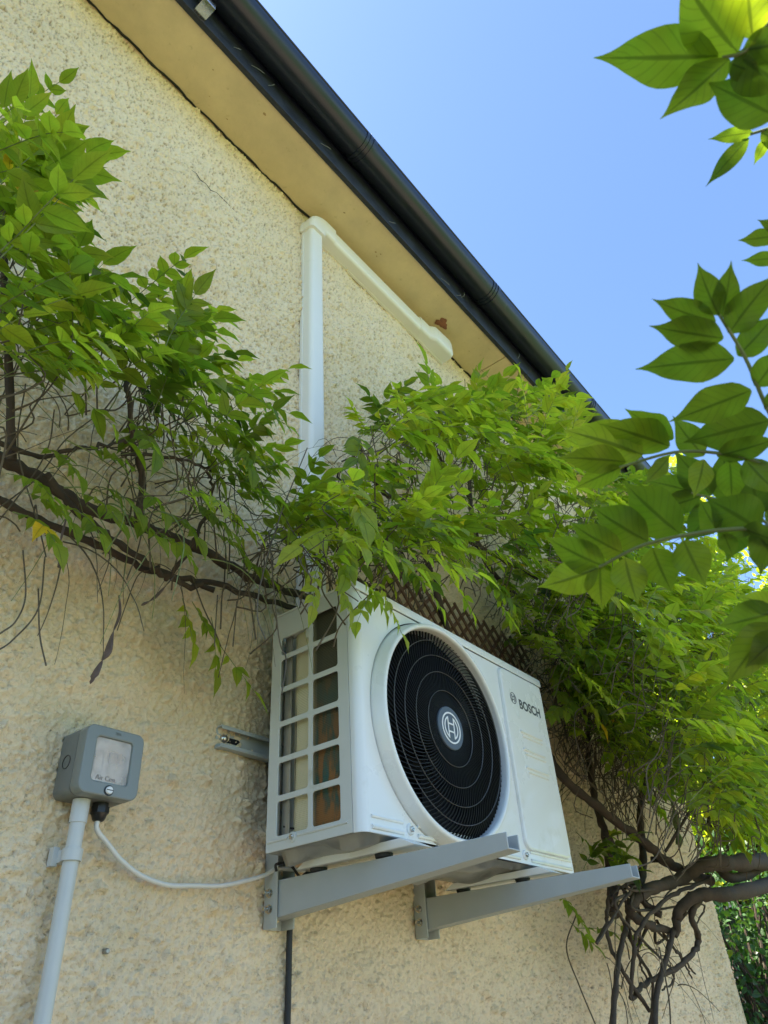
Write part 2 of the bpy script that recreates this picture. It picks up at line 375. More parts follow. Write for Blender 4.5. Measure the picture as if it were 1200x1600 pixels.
def spline(pts, n=8):
    """Catmull-Rom through the points"""
    P = [np.array(p, float) for p in pts]; P = [2 * P[0] - P[1]] + P + [2 * P[-1] - P[-2]]
    out = []
    for i in range(1, len(P) - 2):
        for k in range(n):
            t = k / n; a, b, c, d = P[i - 1:i + 3]
            out.append(0.5 * ((2 * b) + (c - a) * t + (2 * a - 5 * b + 4 * c - d) * t * t + (3 * b - a - 3 * c + d) * t ** 3))
    out.append(P[-2]); return np.array(out)
def knobbly(pts, r0, r1, n=8, k=9, amp=0.15, wob=0.004):
    q = spline(pts, n); L = len(q)
    q = q + rng.normal(0, wob, q.shape) * np.linspace(0, 1, L)[:, None].clip(0.2, 1)
    r = np.linspace(r0, r1, L) * (1 + amp * np.sin(np.arange(L) * 1.7 + rng.random() * 6) * rng.random(L))
    return q, r

# ---------------------------------------------------------------- the setting: ground
def paving_material():
    m, nt, b = material('sandstone_paving')
    tc = N(nt, 'ShaderNodeTexCoord'); br = N(nt, 'ShaderNodeTexBrick')
    br.inputs['Scale'].default_value = 1.6; br.inputs['Mortar Size'].default_value = 0.012
    br.inputs['Color1'].default_value = (0.16, 0.125, 0.09, 1); br.inputs['Color2'].default_value = (0.20, 0.158, 0.112, 1)
    br.inputs['Mortar'].default_value = (0.07, 0.07, 0.05, 1)
    nt.links.new(tc.outputs['Object'], br.inputs['Vector']); nt.links.new(br.outputs[0], b.inputs['Base Color'])
    b.inputs['Roughness'].default_value = 0.85; return m
M['paving'] = paving_material()
M['grass'] = simple('lawn', (0.07, 0.13, 0.03), 0.9, var=0.4, scale=4, bump=0.8)
g = MB().add([(-200, -200, 0), (200, -200, 0), (200, 200, 0), (-200, 200, 0)], [(0, 1, 2, 3)]).build('ground', 'grass')
tag(g, kind='structure')
g = MB().add([(-5, -7.0, 0.004), (6.5, -7.0, 0.004), (6.5, 0.06, 0.004), (-5, 0.06, 0.004)], [(0, 1, 2, 3)]).build('path', 'paving')
tag(g, kind='structure')

# ---------------------------------------------------------------- the house
EZ = 4.193; XC = 3.955; XL = -3.0
house = thing('house', (0.5, 0, 0), 'cream roughcast house with tan painted soffit under black eaves', 'house')
def wall_mesh():
    st = 0.0022; X0, X1, Z0, Z1 = -0.25, XC, 1.18, EZ
    nx = int((X1 - X0) / st) + 1; nz = int((Z1 - Z0) / st) + 1
    fx = np.fft.fftfreq(nx, st)[None, :]; fz = np.fft.fftfreq(nz, st)[:, None]; fr = np.sqrt(fx ** 2 + fz ** 2)
    def band(lam, w=0.6):
        k = np.exp(-((np.log(fr + 1e-9) - math.log(1 / lam)) ** 2) / (2 * w * w)); k[0, 0] = 0
        r = np.fft.ifft2(np.fft.fft2(rng.normal(size=(nz, nx))) * k).real; return r / r.std()
    h = 0.0017 * band(0.024) + 0.0013 * band(0.011, 0.4) + 0.0030 * band(0.35)
    ra_, rb_ = band(0.026, 0.35), band(0.045, 0.5)
    pit = np.exp(-(ra_ / 0.13) ** 2) * ((rb_ + 0.05) / 0.5).clip(0, 1)
    ra_, rb_ = band(0.014, 0.35), band(0.030, 0.5)
    pit = np.maximum(pit, np.exp(-(ra_ / 0.16) ** 2) * ((rb_ + 0.0) / 0.5).clip(0, 1))
    # scattered pebbles under the paint
    cnt = 15000
    cx = rng.uniform(0, nx, cnt); cz = rng.uniform(0, nz, cnt)
    ra = rng.gamma(2.6, 0.00125, cnt).clip(0.0018, 0.0100); asp = rng.uniform(0.65, 1.5, cnt); th = rng.uniform(0, PI, cnt)
    peb = np.zeros_like(h)
    for i in range(cnt):
        R = int(ra[i] * 2.2 / st) + 2; a, b = int(cx[i]), int(cz[i])
        x0, x1, z0, z1 = max(0, a - R), min(nx, a + R + 1), max(0, b - R), min(nz, b + R + 1)
        if x0 >= x1 or z0 >= z1: continue
        X = (np.arange(x0, x1)[None, :] - cx[i]) * st; Z = (np.arange(z0, z1)[:, None] - cz[i]) * st
        c, s_ = math.cos(th[i]), math.sin(th[i]); U = (X * c + Z * s_) / asp[i]; V = (-X * s_ + Z * c) * asp[i]
        d = (U * U + V * V) / ra[i] ** 2
        peb[z0:z1, x0:x1] = np.maximum(peb[z0:z1, x0:x1], ra[i] * 1.5 * np.exp(-d ** 1.6 * 0.8))
    h = h + peb
    WG = np.maximum(((np.linspace(Z0, Z1, nz)[:, None] - 2.2) / .8).clip(.6, 1), ((np.linspace(X0, X1, nx)[None, :] - 1.5) / .8).clip(0, 1))
    h = h - 0.0085 * pit * WG
    def coords(a, b, s0, s1, knee):
        out = [a]
        while out[-1] < b:
            t = max(0, (out[-1] - knee)) ; out.append(out[-1] + min(s1, s0 + t * (s1 - s0) / 1.6))
        out = np.array(out); return a + (out - a) * (b - a) / (out[-1] - a)
    gx = coords(X0, X1, 0.0034, 0.0056, 1.3); gz = coords(Z0, Z1, 0.0034, 0.0050, 2.5)
    ix = np.clip(np.round((gx - X0) / st).astype(int), 0, nx - 1); iz = np.clip(np.round((gz - Z0) / st).astype(int), 0, nz - 1)
    H = h[np.ix_(iz, ix)]; PT = pit[np.ix_(iz, ix)]; PB = peb[np.ix_(iz, ix)]
    fade = np.ones_like(H)
    fade[:, -1] = 0; fade[-1, :] = 0; fade[0, :] = 0; fade[:, 0] = 0
    GX, GZ = np.meshgrid(gx, gz)
    V = np.stack([GX, -(H * fade) + 0.0, GZ], -1).reshape(-1, 3) - ORG[house.name]
    a, b = len(gx), len(gz)
    I = np.arange((a) * (b)).reshape(b, a)
    F = np.stack([I[:-1, :-1], I[:-1, 1:], I[1:, 1:], I[1:, :-1]], -1).reshape(-1, 4)
    me = bpy.data.meshes.new('wall'); me.vertices.add(len(V)); me.vertices.foreach_set('co', V.ravel())
    me.loops.add(F.size); me.loops.foreach_set('vertex_index', F.ravel().astype(np.int32))
    me.polygons.add(len(F)); me.polygons.foreach_set('loop_start', np.arange(0, F.size, 4, dtype=np.int32))
    me.polygons.foreach_set('loop_total', np.full(len(F), 4, dtype=np.int32))
    me.update(calc_edges=True)
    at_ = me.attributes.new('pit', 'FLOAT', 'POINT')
    pv = (PT * 1.5).clip(0, 1) * 0.72 * np.maximum(((GZ - 2.2) / .8).clip(.16, 1), ((GX - 1.5) / .8).clip(0, 1))  # colour weight of the painted pit shade, stronger high up and to the right
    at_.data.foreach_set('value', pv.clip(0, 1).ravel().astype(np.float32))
    me.polygons.foreach_set('use_smooth', np.ones(len(F), dtype=bool))
    return me
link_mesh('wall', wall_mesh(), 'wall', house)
# the rest of the same building: the plain stretches outside the close-up mesh
w = MB()
w.box((XL, 0.0, 0), (-0.25, 0.25, EZ)); w.box((-0.25, 0.0, 0), (XC, 0.25, 1.18))
w.box((-0.25, 0.02, 1.18), (XC - 0.004, 0.25, EZ - 0.003))
w.box((XC - 0.25, 0.25, 0), (XC, 6.0, EZ)); w.box((XL, 0.25, 0), (XL + 0.25, 6.0, EZ)); w.box((XL + 0.25, 5.75, 0), (XC - 0.25, 6.0, EZ))
w.box((XC - 0.0045, 0.0003, 1.18), (XC - 0.0005, 0.0197, EZ - 0.004))
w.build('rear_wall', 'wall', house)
FY = -0.215
XJ = 2.418
s1 = MB().box((XL - .1, FY, EZ), (XJ - 0.003, 0.02, EZ + 0.012)).build('soffit_board', 'soffit', house)
s2 = MB().box((XJ + 0.003, FY, EZ), (XC + 0.12, 0.02, EZ + 0.012)).build('soffit_board', 'soffit', house)
# ragged black strip along the gap where the soffit meets the render
q = [(x, -0.0055 - 0.002 * math.sin(x * 37) - rng.random() * 0.0035, EZ - 0.0025) for x in np.arange(-0.25, XC, 0.02)]
MB().tube(q, [0.0028 + 0.0025 * rng.random() for _ in q], 5).build('soffit_gap_strip', 'dark', house)
# patch of bare primer near the trunking end
th = np.linspace(0, 2 * PI, 28, endpoint=False); rr = 0.030 * (1 + 0.25 * np.sin(th * 3 + 1) + 0.12 * np.sin(th * 7))
M['primer'] = simple('bare_red_primer', (0.26, 0.10, 0.055), 0.8, var=0.3, scale=60)
pc = (2.03, -0.098)
mb = MB(); mb.add([(pc[0] + rr[i] * 1.15 * math.cos(th[i]), pc[1] + rr[i] * .8 * math.sin(th[i]), EZ - 0.0015) for i in range(28)], [tuple(range(28))])
mb.build('bare_patch', 'primer', house)
ck = [at(298, 266, 0), at(306, 272, 0), at(312, 282, 0), at(321, 288, 0), at(328, 298, 0), at(338, 302, 0), at(347, 311, 0), at(365, 329, 0)]
MB().tube([(p_[0], -.0030, p_[2]) for p_ in ck], [.0004, .0010, .0014, .0008, .0015, .0007, .0010, .0004], 5).build('hairline_crack', 'dark', house)
M['chip'] = simple('flaked_paint', (0.40, 0.26, 0.12), 0.85, var=0.3, scale=80)
for k_ in range(16):
    cxx, cyy, rr_ = rng.uniform(.4, 2.8), rng.uniform(-.20, -.02), rng.uniform(.0015, .005); tt_ = np.linspace(0, 2 * PI, 9, endpoint=False); w_ = rng.uniform(.5, 1.2, 9)
    MB().add([(cxx + rr_ * w_[i] * math.cos(tt_[i]) * 1.6, cyy + rr_ * w_[i] * math.sin(tt_[i]), EZ - .0012) for i in range(9)], [tuple(range(9))]).build('paint_chip', 'chip', house)
M['edge'] = simple('pale_paint_edge', (0.70, 0.66, 0.58), 0.7)
MB().tube([(x, FY + .0006, EZ - .0006) for x in np.arange(1.45, 1.95, .05)], [.0012 + .0010 * rng.random() for _ in np.arange(1.45, 1.95, .05)], 5).build('paint_edge', 'edge', house)
M['web'] = simple('cobweb', (0.35, 0.35, 0.34), 0.8)
for k_ in range(9):
    xx = [0.62, .70, .78, 1.05, 1.46, 1.83, 1.95, 2.0, 2.5][k_]; p0 = np.array([xx, FY - .0205, EZ + rng.uniform(.01, .06)]); p1 = p0 + np.array([rng.uniform(.01, .05), -.012, rng.uniform(-.02, .06)]); MB().tube(spline([p0, (p0 + p1) / 2 + np.array([0, -.006, -.01]), p1], 5), .0006, 4).build('cobweb', 'web', house)
f = MB().box((XL - .1, FY - 0.020, EZ - 0.006), (XC + 0.12, FY, EZ + 0.19)).build('fascia_board', 'fascia', house, bevel=0.002)
GY, GZ_, GR = FY - 0.020 - 0.066, EZ + 0.150, 0.064
def gutter_prof(R, t=0.003):
    o = [(GY + R * math.cos(a), GZ_ + R * math.sin(a)) for a in np.linspace(PI, 2 * PI, 25)]
    i = [(GY + (R - t) * math.cos(a), GZ_ + (R - t) * math.sin(a)) for a in np.linspace(2 * PI, PI, 25)]
    return o, i
o_, i_ = gutter_prof(GR)
lip = [(GY - GR - .004, GZ_ + .001), (GY - GR - .004, GZ_ + .008), (GY - GR + .003, GZ_ + .008)]
prof = lip[::-1] + [] 
pr = [(XL - .2, y, z) for y, z in (o_ + i_)]
GEND = XC + 0.15
gt = MB().sweep(pr, (XL - .2, 0, 0), (GEND, 0, 0))
gt.tube([(XL - .2, GY - GR + .001, GZ_ + .003), (GEND, GY - GR + .001, GZ_ + .003)], 0.0055, 8)
gto = gt.build('gutter', 'gutter', house, angle=50)
for gx in (0.42 - 1.0, 1.195, 2.12, 3.17):
    mb = MB(); o2, i2 = gutter_prof(GR + 0.0062, 0.0030)
    for dx, w_ in ((0, .006), (.020, .006)):
        pr = [(gx + dx, y, z) for y, z in (o2 + i2)]; mb.sweep(pr, (0, 0, 0), (w_, 0, 0))
    o3, i3 = gutter_prof(GR + 0.0034, 0.0030); pr = [(gx - .016, y, z) for y, z in (o3 + i3)]; mb.sweep(pr, (0, 0, 0), (.06, 0, 0))
    mb.build('gutter_joint', 'gutter', gto, angle=50)
MB().box((0.455, FY - 0.075, EZ + 0.005), (0.50, FY - 0.020, EZ + 0.035)).build('gutter_bracket', 'steel', gto, bevel=0.002)
# pitched tiled roof
rf = MB(); sl_ = math.radians(38); y0, z0 = FY - 0.045, EZ + 0.20
for i in range(24):
    a = i * 0.15; dy, dz = math.cos(sl_), math.sin(sl_)
    p0 = (y0 + a * dy, z0 + a * dz); p1 = (y0 + (a + .17) * dy, z0 + (a + .17) * dz - 0.012)
    rf.add([(XL - .1, p0[0], p0[1]), (XC + .12, p0[0], p0[1]), (XC + .12, p1[0], p1[1]), (XL - .1, p1[0], p1[1]),
            (XL - .1, p0[0], p0[1] - .015), (XC + .12, p0[0], p0[1] - .015), (XC + .12, p1[0], p1[1] - .015), (XL - .1, p1[0], p1[1] - .015)],
           [(0, 1, 2, 3), (7, 6, 5, 4), (0, 4, 5, 1), (1, 5, 6, 2), (2, 6, 7, 3), (3, 7, 4, 0)])
yr = y0 + 24 * .15 * math.cos(sl_); zr = z0 + 24 * .15 * math.sin(sl_)
rf.add([(XL - .1, yr, zr), (XC + .12, yr, zr), (XC + .12, 6.3, EZ + .2), (XL - .1, 6.3, EZ + .2)], [(0, 1, 2, 3)])
rf.add([(XC, 0.1, EZ), (XC, 5.9, EZ), (XC, yr, zr - .05)], [(0, 1, 2)]); rf.add([(XL, 0.1, EZ), (XL, 5.9, EZ), (XL, yr, zr - .05)], [(0, 1, 2)])
rf.build('roof', 'tile', house)

# ---------------------------------------------------------------- air conditioner
X0, X1, Z0, Z1, YF, YB = 1.030, 1.830, 1.781, 2.277, -0.336, -0.092
ac = thing('air_conditioner', (1.43, -0.21, Z0), 'white outdoor heat pump unit with round black fan grille on wall brackets', 'air conditioner')
FC = (1.311, 2.020); FR = 0.236
# casing: top, right flank, back rails
mb = MB(); T = 0.004
mb.box((X0 - .002, YF - .002, Z1), (X1 + .002, YB, Z1 + T))                        # lid
mb.box((X0 - .002, YF - .0045, Z1 - .016), (X1 + .002, YF - .0005, Z1 + T))          # lid lip
mb.box((X1 - T, YF + .004, Z0 + .004), (X1, YB, Z1 - .0005))                          # right flank
mb.box((X0 + .004, YB - .012, Z0 + .004), (X0 + .022, YB + .001, Z1 - .0005))                  # rear left post
mb.box((X1 - .09, YB - .004, Z0 + .004), (X1 - T - .001, YB, Z1 - .0005))
mb.build('casing', 'white', ac, bevel=0.0015)
# front sheet with the fan opening
front_out = [rrect(X0 + .018, Z0 + .0, X1, Z1 - .017, .003), circ(*FC, FR + .0085)]
fp = plate('front_panel', front_out, 0.004, front(YF + .002), 'white', ac, bevel=0.0008)
# rounded front-left corner strip
prof = [(X0, YF + .022)] + [(X0 + .018 - .018 * math.cos(a), YF + .018 - .018 * math.sin(a)) for a in np.linspace(0, PI / 2, 9)]
inn = [(X0 + .018 - .014 * math.cos(a), YF + .018 - .014 * math.sin(a)) for a in np.linspace(PI / 2, 0, 9)] + [(X0 + .004, YF + .022)]
MB().sweep([(x, y, Z0) for x, y in prof + inn], (0, 0, Z0), (0, 0, Z1 - .0005)).build('corner_post', 'white', ac)
# bottom flange of the front: two pressed ribs and raised screw bosses
mb = MB()
for z_, r_ in ((Z0 + .010, .0042), (Z0 + .028, .0032)):
    for xa, xb in ((X0 + .024, X0 + .115), (X0 + .160, X0 + .54), (X0 + .59, X1 - .012)):
        mb.tube([(xa, YF - .0002, z_), (xb, YF - .0002, z_)], r_, 8)
mb.build('pressed_rib', 'white', fp)
def screw(x, z, y, parent, R=.0105):
    mb = MB().lathe([(R, 0), (R, -.002), (R * .8, -.0042), (R * .62, -.0035), (R * .5, -.0035)], (x, y, z), 'y', 28)
    b_ = mb.build('screw_boss', 'white', parent)
    mb = MB().lathe([(R * .5, -.0034), (R * .5, -.007), (R * .36, -.0088), (R * .14, -.0088), (R * .10, -.0065)], (x, y, z), 'y', 20)
    mb.lathe([(.0001, -.0088), (R * .1, -.0088)], (x, y, z), 'y', 8)
    s = mb.build('screw', 'steel', parent); return s
screw(X0 + .137, Z0 + .019, YF, fp); screw(X0 + .565, Z0 + .019, YF, fp)
# service panel
mb = MB(); px0, px1, pz0, pz1 = 1.597, 1.818, 1.812, 2.256
sp_ = plate('service_panel', [rrect(px0, pz0, px1, pz1, .022, 8)], 0.014, front(YF - .0015), 'white', ac, bevel=0.0050)
mb = MB()
for z_ in (2.095, 2.050, 2.005):
    mb.tube([(1.655, YF - .0085, z_), (1.765, YF - .0085, z_)], .0042, 10, flat=.8); mb.tube([(1.662, YF - .0085, z_ - .011), (1.765, YF - .0085, z_ - .011)], .0030, 10, flat=.8)
mb.build('pressed_rib', 'white', sp_)
text('lettering', 'BOSCH', 0.0345, front(YF - .0083) @ Matrix.Translation((1.731, 2.171, 0)), 'ink', sp_, bold=0.0011, spacing=1.02)
def emblem(name, cx, cz, R, y, m, parent, w=.12):
    outs = []
    me = []
    # ring
    outs = [circ(cx, cz, R, 48), circ(cx, cz, R * (1 - w), 48)]
    o = plate(name, outs, .0008, front(y), m, parent)
    # inner armature: two outlined flanks joined by two bars
    r1, hw, sw = R * .74, R * .26, R * w * .95
    r2, hv = r1 - sw, hw + sw
    a1 = math.acos(hw / r1); a2 = math.acos(hv / r2)
    for sgn in (-1, 1):
        p = [(cx + sgn * r1 * math.cos(t), cz + r1 * math.sin(t)) for t in np.linspace(-a1, a1, 22)]
        q_ = [(cx + sgn * r2 * math.cos(t), cz + r2 * math.sin(t)) for t in np.linspace(-a2, a2, 22)]
        plate(name, [p, q_], .0008, front(y), m, parent)
    for s in (-1, 1):
        zc = cz + s * R * .25
        mb_ = MB().box((cx - hw, y - .0004, zc - sw * .5), (cx + hw, y + .0004, zc + sw * .5)); mb_.build(name, m, parent)
emblem('emblem', 1.647, 2.180, .0155, YF - .0085, 'ink', sp_, .13)
# fan: housing ring, dark drum, blades, grille, badge
ringp = [(FR - .010, .02), (FR - .0125, -.020), (FR - .0115, -.0265), (FR - .008, -.0290), (FR - .003, -.0280), (FR - .0005, -.0245), (FR + .0058, -.0005), (FR + .0064, .006), (FR + .001, .006), (FR - .001, .02)]
MB().lathe(ringp, (FC[0], YF, FC[1]), 'y', 128, closed=True).build('fan_ring', 'white', ac, angle=60)
MB().lathe([(FR + .012, .0015), (FR - .004, .0165), (FR - .006, .110), (.001, .110), (.001, .1095), (FR - .009, .1095), (FR - .009, .0165), (FR + .006, .0015)], (FC[0], YF + .004, FC[1]), 'y', 64, closed=True).build('fan_drum', 'dark', ac)
fan = MB().lathe([(.045, .0), (.045, .05), (.02, .05)], (FC[0], YF + .030, FC[1]), 'y', 32)
for b_ in range(3):
    a0 = b_ * 2 * PI / 3 + .5; vs = []; nr, na = 8, 8
    for i in range(nr):
        r = .042 + (.205 - .042) * i / (nr - 1)
        for j in range(na):
            t = j / (na - 1); a = a0 + (t - .5) * 1.35 + .5 * (r / .2) ** 1.5
            vs.append((FC[0] + r * math.cos(a), YF + .030 + .050 * (t) - .012 * math.sin(PI * t), FC[1] + r * math.sin(a)))
    fan.add(vs, [(i * na + j, i * na + j + 1, (i + 1) * na + j + 1, (i + 1) * na + j) for i in range(nr - 1) for j in range(na - 1)])
fan.build('fan', 'blade', ac, angle=60)
gr = MB(); yG = YF - .0185
for i in range(112):
    a0 = i * 2 * PI / 112; pts = []
    for k in range(9):
        t = k / 8; r = .040 + (FR - .0125 - .040) * t; a = a0 - 0.62 * t ** 1.4
        yy = yG - .004 * math.sin(PI * min(1, t * 1.05)) + (.010 * max(0, t - .86) / .14)
        pts.append((FC[0] + r * math.cos(a), yy, FC[1] + r * math.sin(a)))
    P = np.array(pts); Tn = np.gradient(P, axis=0); Tn /= np.linalg.norm(Tn, axis=1)[:, None]
    sd = np.cross(Tn, [0, 1.0, 0]); sd /= np.linalg.norm(sd, axis=1)[:, None]; hw = .00075; dp = np.array([0, .005, 0])
    v = np.concatenate([P - sd * hw, P + sd * hw, P + sd * hw + dp, P - sd * hw + dp]); n = 9
    gr.add(v, [(k + c * n, k + 1 + c * n, k + 1 + ((c + 1) % 4) * n, k + ((c + 1) % 4) * n) for c in range(4) for k in range(n - 1)])
gro = gr.build('fan_grille', 'black', ac)
for r in (.082, .124, .162, .197):
    MB().lathe([(r - .0009, -.0004), (r, -.0014), (r + .0009, -.0004), (r, .0014)], (FC[0], yG - .0042, FC[1]), 'y', 96, closed=True).build('grille_wire', 'wire', gro, angle=80)
bd = MB().lathe([(.047, .004), (.047, -.0035), (.0455, -.005), (.001, -.005)], (FC[0], yG, FC[1]), 'y', 64).build('badge', 'badge', gro, angle=30)
emblem('emblem', FC[0], FC[1], .0345, yG - .0055, 'logo', bd, .10)
# left flank: stamped grille of two columns and six rows
outs = [rrect(-YB, Z0 + .001, -YF - .0235, Z1 - .001, .002)]
uA0, uA1, uB0, uB1 = .120, .203, .2145, .2845
pitch = (2.252 - 1.808) / 6
for i in range(6):
    zb = 1.808 + i * pitch; zt = zb + pitch - .0115
    outs.append(rrect(uB0, zb, uB1, zt, .006))
    if i < 5: outs.append(rrect(uA0, zb, uA1, zt, .006))
    else: outs.append(rrect(uA0, zb, uA1, zt - .022, .006))
sg = plate('side_grille', outs, .003, leftside(X0 + .0015), 'cream', ac, bevel=0.0010)
mb = MB(); mb.tube([(X0 - .0005, YB - .006, Z0 + .019), (X0 - .0005, YB - .060, Z0 + .0195)], .0026, 8); mb.tube([(X0 - .0005, YB - .086, Z0 + .0195), (X0 - .0005, YF + .034, Z0 + .020)], .0026, 8)
mb.build('pressed_rib', 'cream', sg)
MB().lathe([(.0095, 0), (.009, -.0025), (.0055, -.003)], (X0, YB - .073, Z0 + .0185), 'x', 24).build('screw_boss', 'cream', sg)
MB().lathe([(.005, -.003), (.005, -.006), (.0035, -.0075), (.0012, -.0075), (.001, -.005)], (X0, YB - .073, Z0 + .0185), 'x', 16).build('screw', 'steel', sg)
# moulded grab recess behind the top left opening
hz = 1.808 + 5 * pitch
MB().box((X0 + .004, -.203, hz + .045), (X0 + .030, -.118, hz + .066)).box((X0 + .004, -.203, hz + .020), (X0 + .022, -.188, hz + .045)).build('grab_handle', 'cream', ac, bevel=0.004, seg=3)
# coil wrapped round the left and the back
path = [(X0 + .016, -.318), (X0 + .016, -.165)] + [(X0 + .016 + .036 - .036 * math.cos(a), -.165 + .036 * math.sin(a)) for a in np.linspace(0, PI / 2, 10)[1:]] + [(X1 - .22, -.129)]
inner = [(x + (.02 if i < 2 else 0), y) for i, (x, y) in enumerate(path)]
inner = [(X0 + .034, -.318), (X0 + .034, -.165)] + [(X0 + .034 + .018 - .018 * math.cos(a), -.165 + .018 * math.sin(a)) for a in np.linspace(0, PI / 2, 10)[1:]] + [(X1 - .22, -.147)]
mb = MB().sweep([(x, y, Z0 + .012) for x, y in path + inner[::-1]], (0, 0, 0), (0, 0, .478))
mb.build('coil', 'coil', ac, angle=30)
mb = MB().box((X0 + .055, -.30, Z0 + .01), (X0 + .060, -.20, Z1 - .01)); mb.build('inner_baffle', 'dark', ac)
MB().box((X0 + .012, YB - .050, Z0 + .006), (X0 + .015, YB - .030, Z1 - .02)).box((X0 + .015, YB - .033, Z0 + .006), (X0 + .030, YB - .030, Z1 - .02)).build('rear_rail', 'pan', ac, bevel=.0006)
mb = MB().tube([(X0 + .022, -.150, Z0 + .008), (X0 + .020, -.152, 2.0), (X0 + .024, -.149, Z1 - .03)], .0022, 6)
mb.tube([(X0 + .012, YB - .035, Z0 + .045), (X0 + .018, YB - .050, Z0 + .040), (X0 + .030, YB - .070, Z0 + .036)], .002, 6)
mb.build('sensor_wire', 'gland', ac)
# base pan, pressed and wavy underneath
nx_, ny_ = 60, 22; vs = []
for i in range(nx_):
    for j in range(ny_):
        x = X0 + .004 + (X1 - X0 - .008) * i / (nx_ - 1); y = YF + .005 + (YB - YF - .007) * j / (ny_ - 1)
        e = min(i, nx_ - 1 - i, j, ny_ - 1 - j)
        d = 0 if e < 2 else (-.010 + .011 * math.sin(x * 31) * math.cos(y * 38 + 1) + .003 * math.sin(x * 61 + y * 30))
        vs.append((x, y, Z0 + .001 + d))
mb = MB().add(vs, [(i * ny_ + j, i * ny_ + j + 1, (i + 1) * ny_ + j + 1, (i + 1) * ny_ + j) for i in range(nx_ - 1) for j in range(ny_ - 1)])
mb.build('base_pan', 'pan', ac, angle=60)
for fx_ in (1.135, 1.640):
    o = MB(); a = fx_
    o.sweep([(a - .028, YB - .004, Z0 - .0205), (a - .030, YB - .030, Z0 - .008), (a - .028, YF - .020, Z0 - .006), (a - .020, YF - .048, Z0 - .020)], (0, 0, 0), (.056, 0, 0))
    o.build('foot_rail', 'white', ac, bevel=0.002)
    for yy in (YB - .04, YF + .04):
        MB().lathe([(.016, -.027), (.018, -.018), (.012, -.006), (.010, .006)], (fx_, yy, Z0), 'z', 20).build('rubber_foot', 'rubber', ac)

# ---------------------------------------------------------------- wall bracket
br = thing('wall_bracket', (1.35, 0, 1.67), 'light grey steel bracket with two tapering arms under the white outdoor unit', 'bracket')
ru = MB()
zr0, zr1 = 1.988, 2.034
ru.box((.960, -.006, zr0), (1.93, -.003, zr1)); ru.box((.960, -.024, zr1 - .003), (1.93, -.006, zr1)); ru.box((.960, -.024, zr0), (1.93, -.006, zr0 + .003))
ru.box((.960, -.024, zr1 - .008), (1.93, -.0215, zr1 - .003)); ru.box((.960, -.024, zr0 + .003), (1.93, -.0215, zr0 + .008))
rail = ru.build('wall_rail', 'bracket', br, bevel=0.0008)
plate('slot', [rrect(.984, 2.006, 1.024, 2.017, .0053)], .0015, front(-.0068), 'dark', rail)
MB().lathe([(.009, -.002), (.009, -.006), (.006, -.010), (.003, -.012)], (.978, -.006, 2.011), 'y', 16).build('bolt', 'steel', rail)
def arm(xa):
    # upright channel on the wall
    u = MB(); u.box((xa - .022, -.007, 1.668), (xa + .022, -.004, 2.30)); u.box((xa - .025, -.040, 1.668), (xa - .022, -.004, 2.30)); u.box((xa + .022, -.040, 1.668), (xa + .025, -.004, 2.30))
    up = u.build('upright', 'bracket', br, bevel=0.0008)
    for zz in (1.702, 1.730):
        b_ = MB().lathe([(.0085, 0), (.0085, -.002), (.0001, -.002)], (xa - .025, -.020, zz), 'x', 20)
        b_.lathe([(.0068, -.002), (.0068, -.0075), (.0001, -.0075)], (xa - .025, -.020, zz), 'x', 6)
        b_.lathe([(.0036, -.0075), (.0036, -.016), (.003, -.0165)], (xa - .025, -.020, zz), 'x', 14)
        b_.build('bolt', 'steel', up)
    # tapering arm: pressed U with a flat closed underside, open at the tip
    L0, L1 = -.012, -.566; h0, h1 = .068, .026; zt0, zt1 = 1.752, 1.750
    hw = .0195; t = .0028
    def bx(xl, xr, fb, ft):
        v = [];
        for y_, ztop, hh in ((L0, zt0, h0), (L1, zt1, h1)):
            zb = ztop - hh
            lo = zb + fb * hh if abs(fb) <= 1 else zb; 
            v += [(xl, y_, ztop - (0 if ft == 0 else ft)), (xr, y_, ztop - (0 if ft == 0 else ft)), (xr, y_, zb + fb), (xl, y_, zb + fb)]
        a_.add(v, [(0, 1, 2, 3), (4, 7, 6, 5), (0, 4, 5, 1), (1, 5, 6, 2), (2, 6, 7, 3), (3, 7, 4, 0)])
    a_ = MB()
    bx(xa - hw, xa - hw + t, 0, 0)
    bx(xa + hw - t, xa + hw, 0, 0)
    # floor
    v = []
    for y_, ztop, hh in ((L0, zt0, h0), (L1, zt1, h1)):
        zb = ztop - hh; v += [(xa - hw + t, y_, zb + t), (xa + hw - t, y_, zb + t), (xa + hw - t, y_, zb + .0003), (xa - hw + t, y_, zb + .0003)]
    a_.add(v, [(0, 1, 2, 3), (4, 7, 6, 5), (0, 4, 5, 1), (1, 5, 6, 2), (2, 6, 7, 3), (3, 7, 4, 0)])
    v = []
    for y_, ztop in ((L0, zt0), (L1 + .03, zt1)):
        v += [(xa - hw + t, y_, ztop - .0003), (xa + hw - t, y_, ztop - .0003), (xa + hw - t, y_, ztop - t), (xa - hw + t, y_, ztop - t)]
    a_.add(v, [(0, 1, 2, 3), (4, 7, 6, 5), (0, 4, 5, 1), (1, 5, 6, 2), (2, 6, 7, 3), (3, 7, 4, 0)])
    a_.build('arm', 'bracket', br, bevel=0.0007, seg=1)
arm(1.138); arm(1.632)

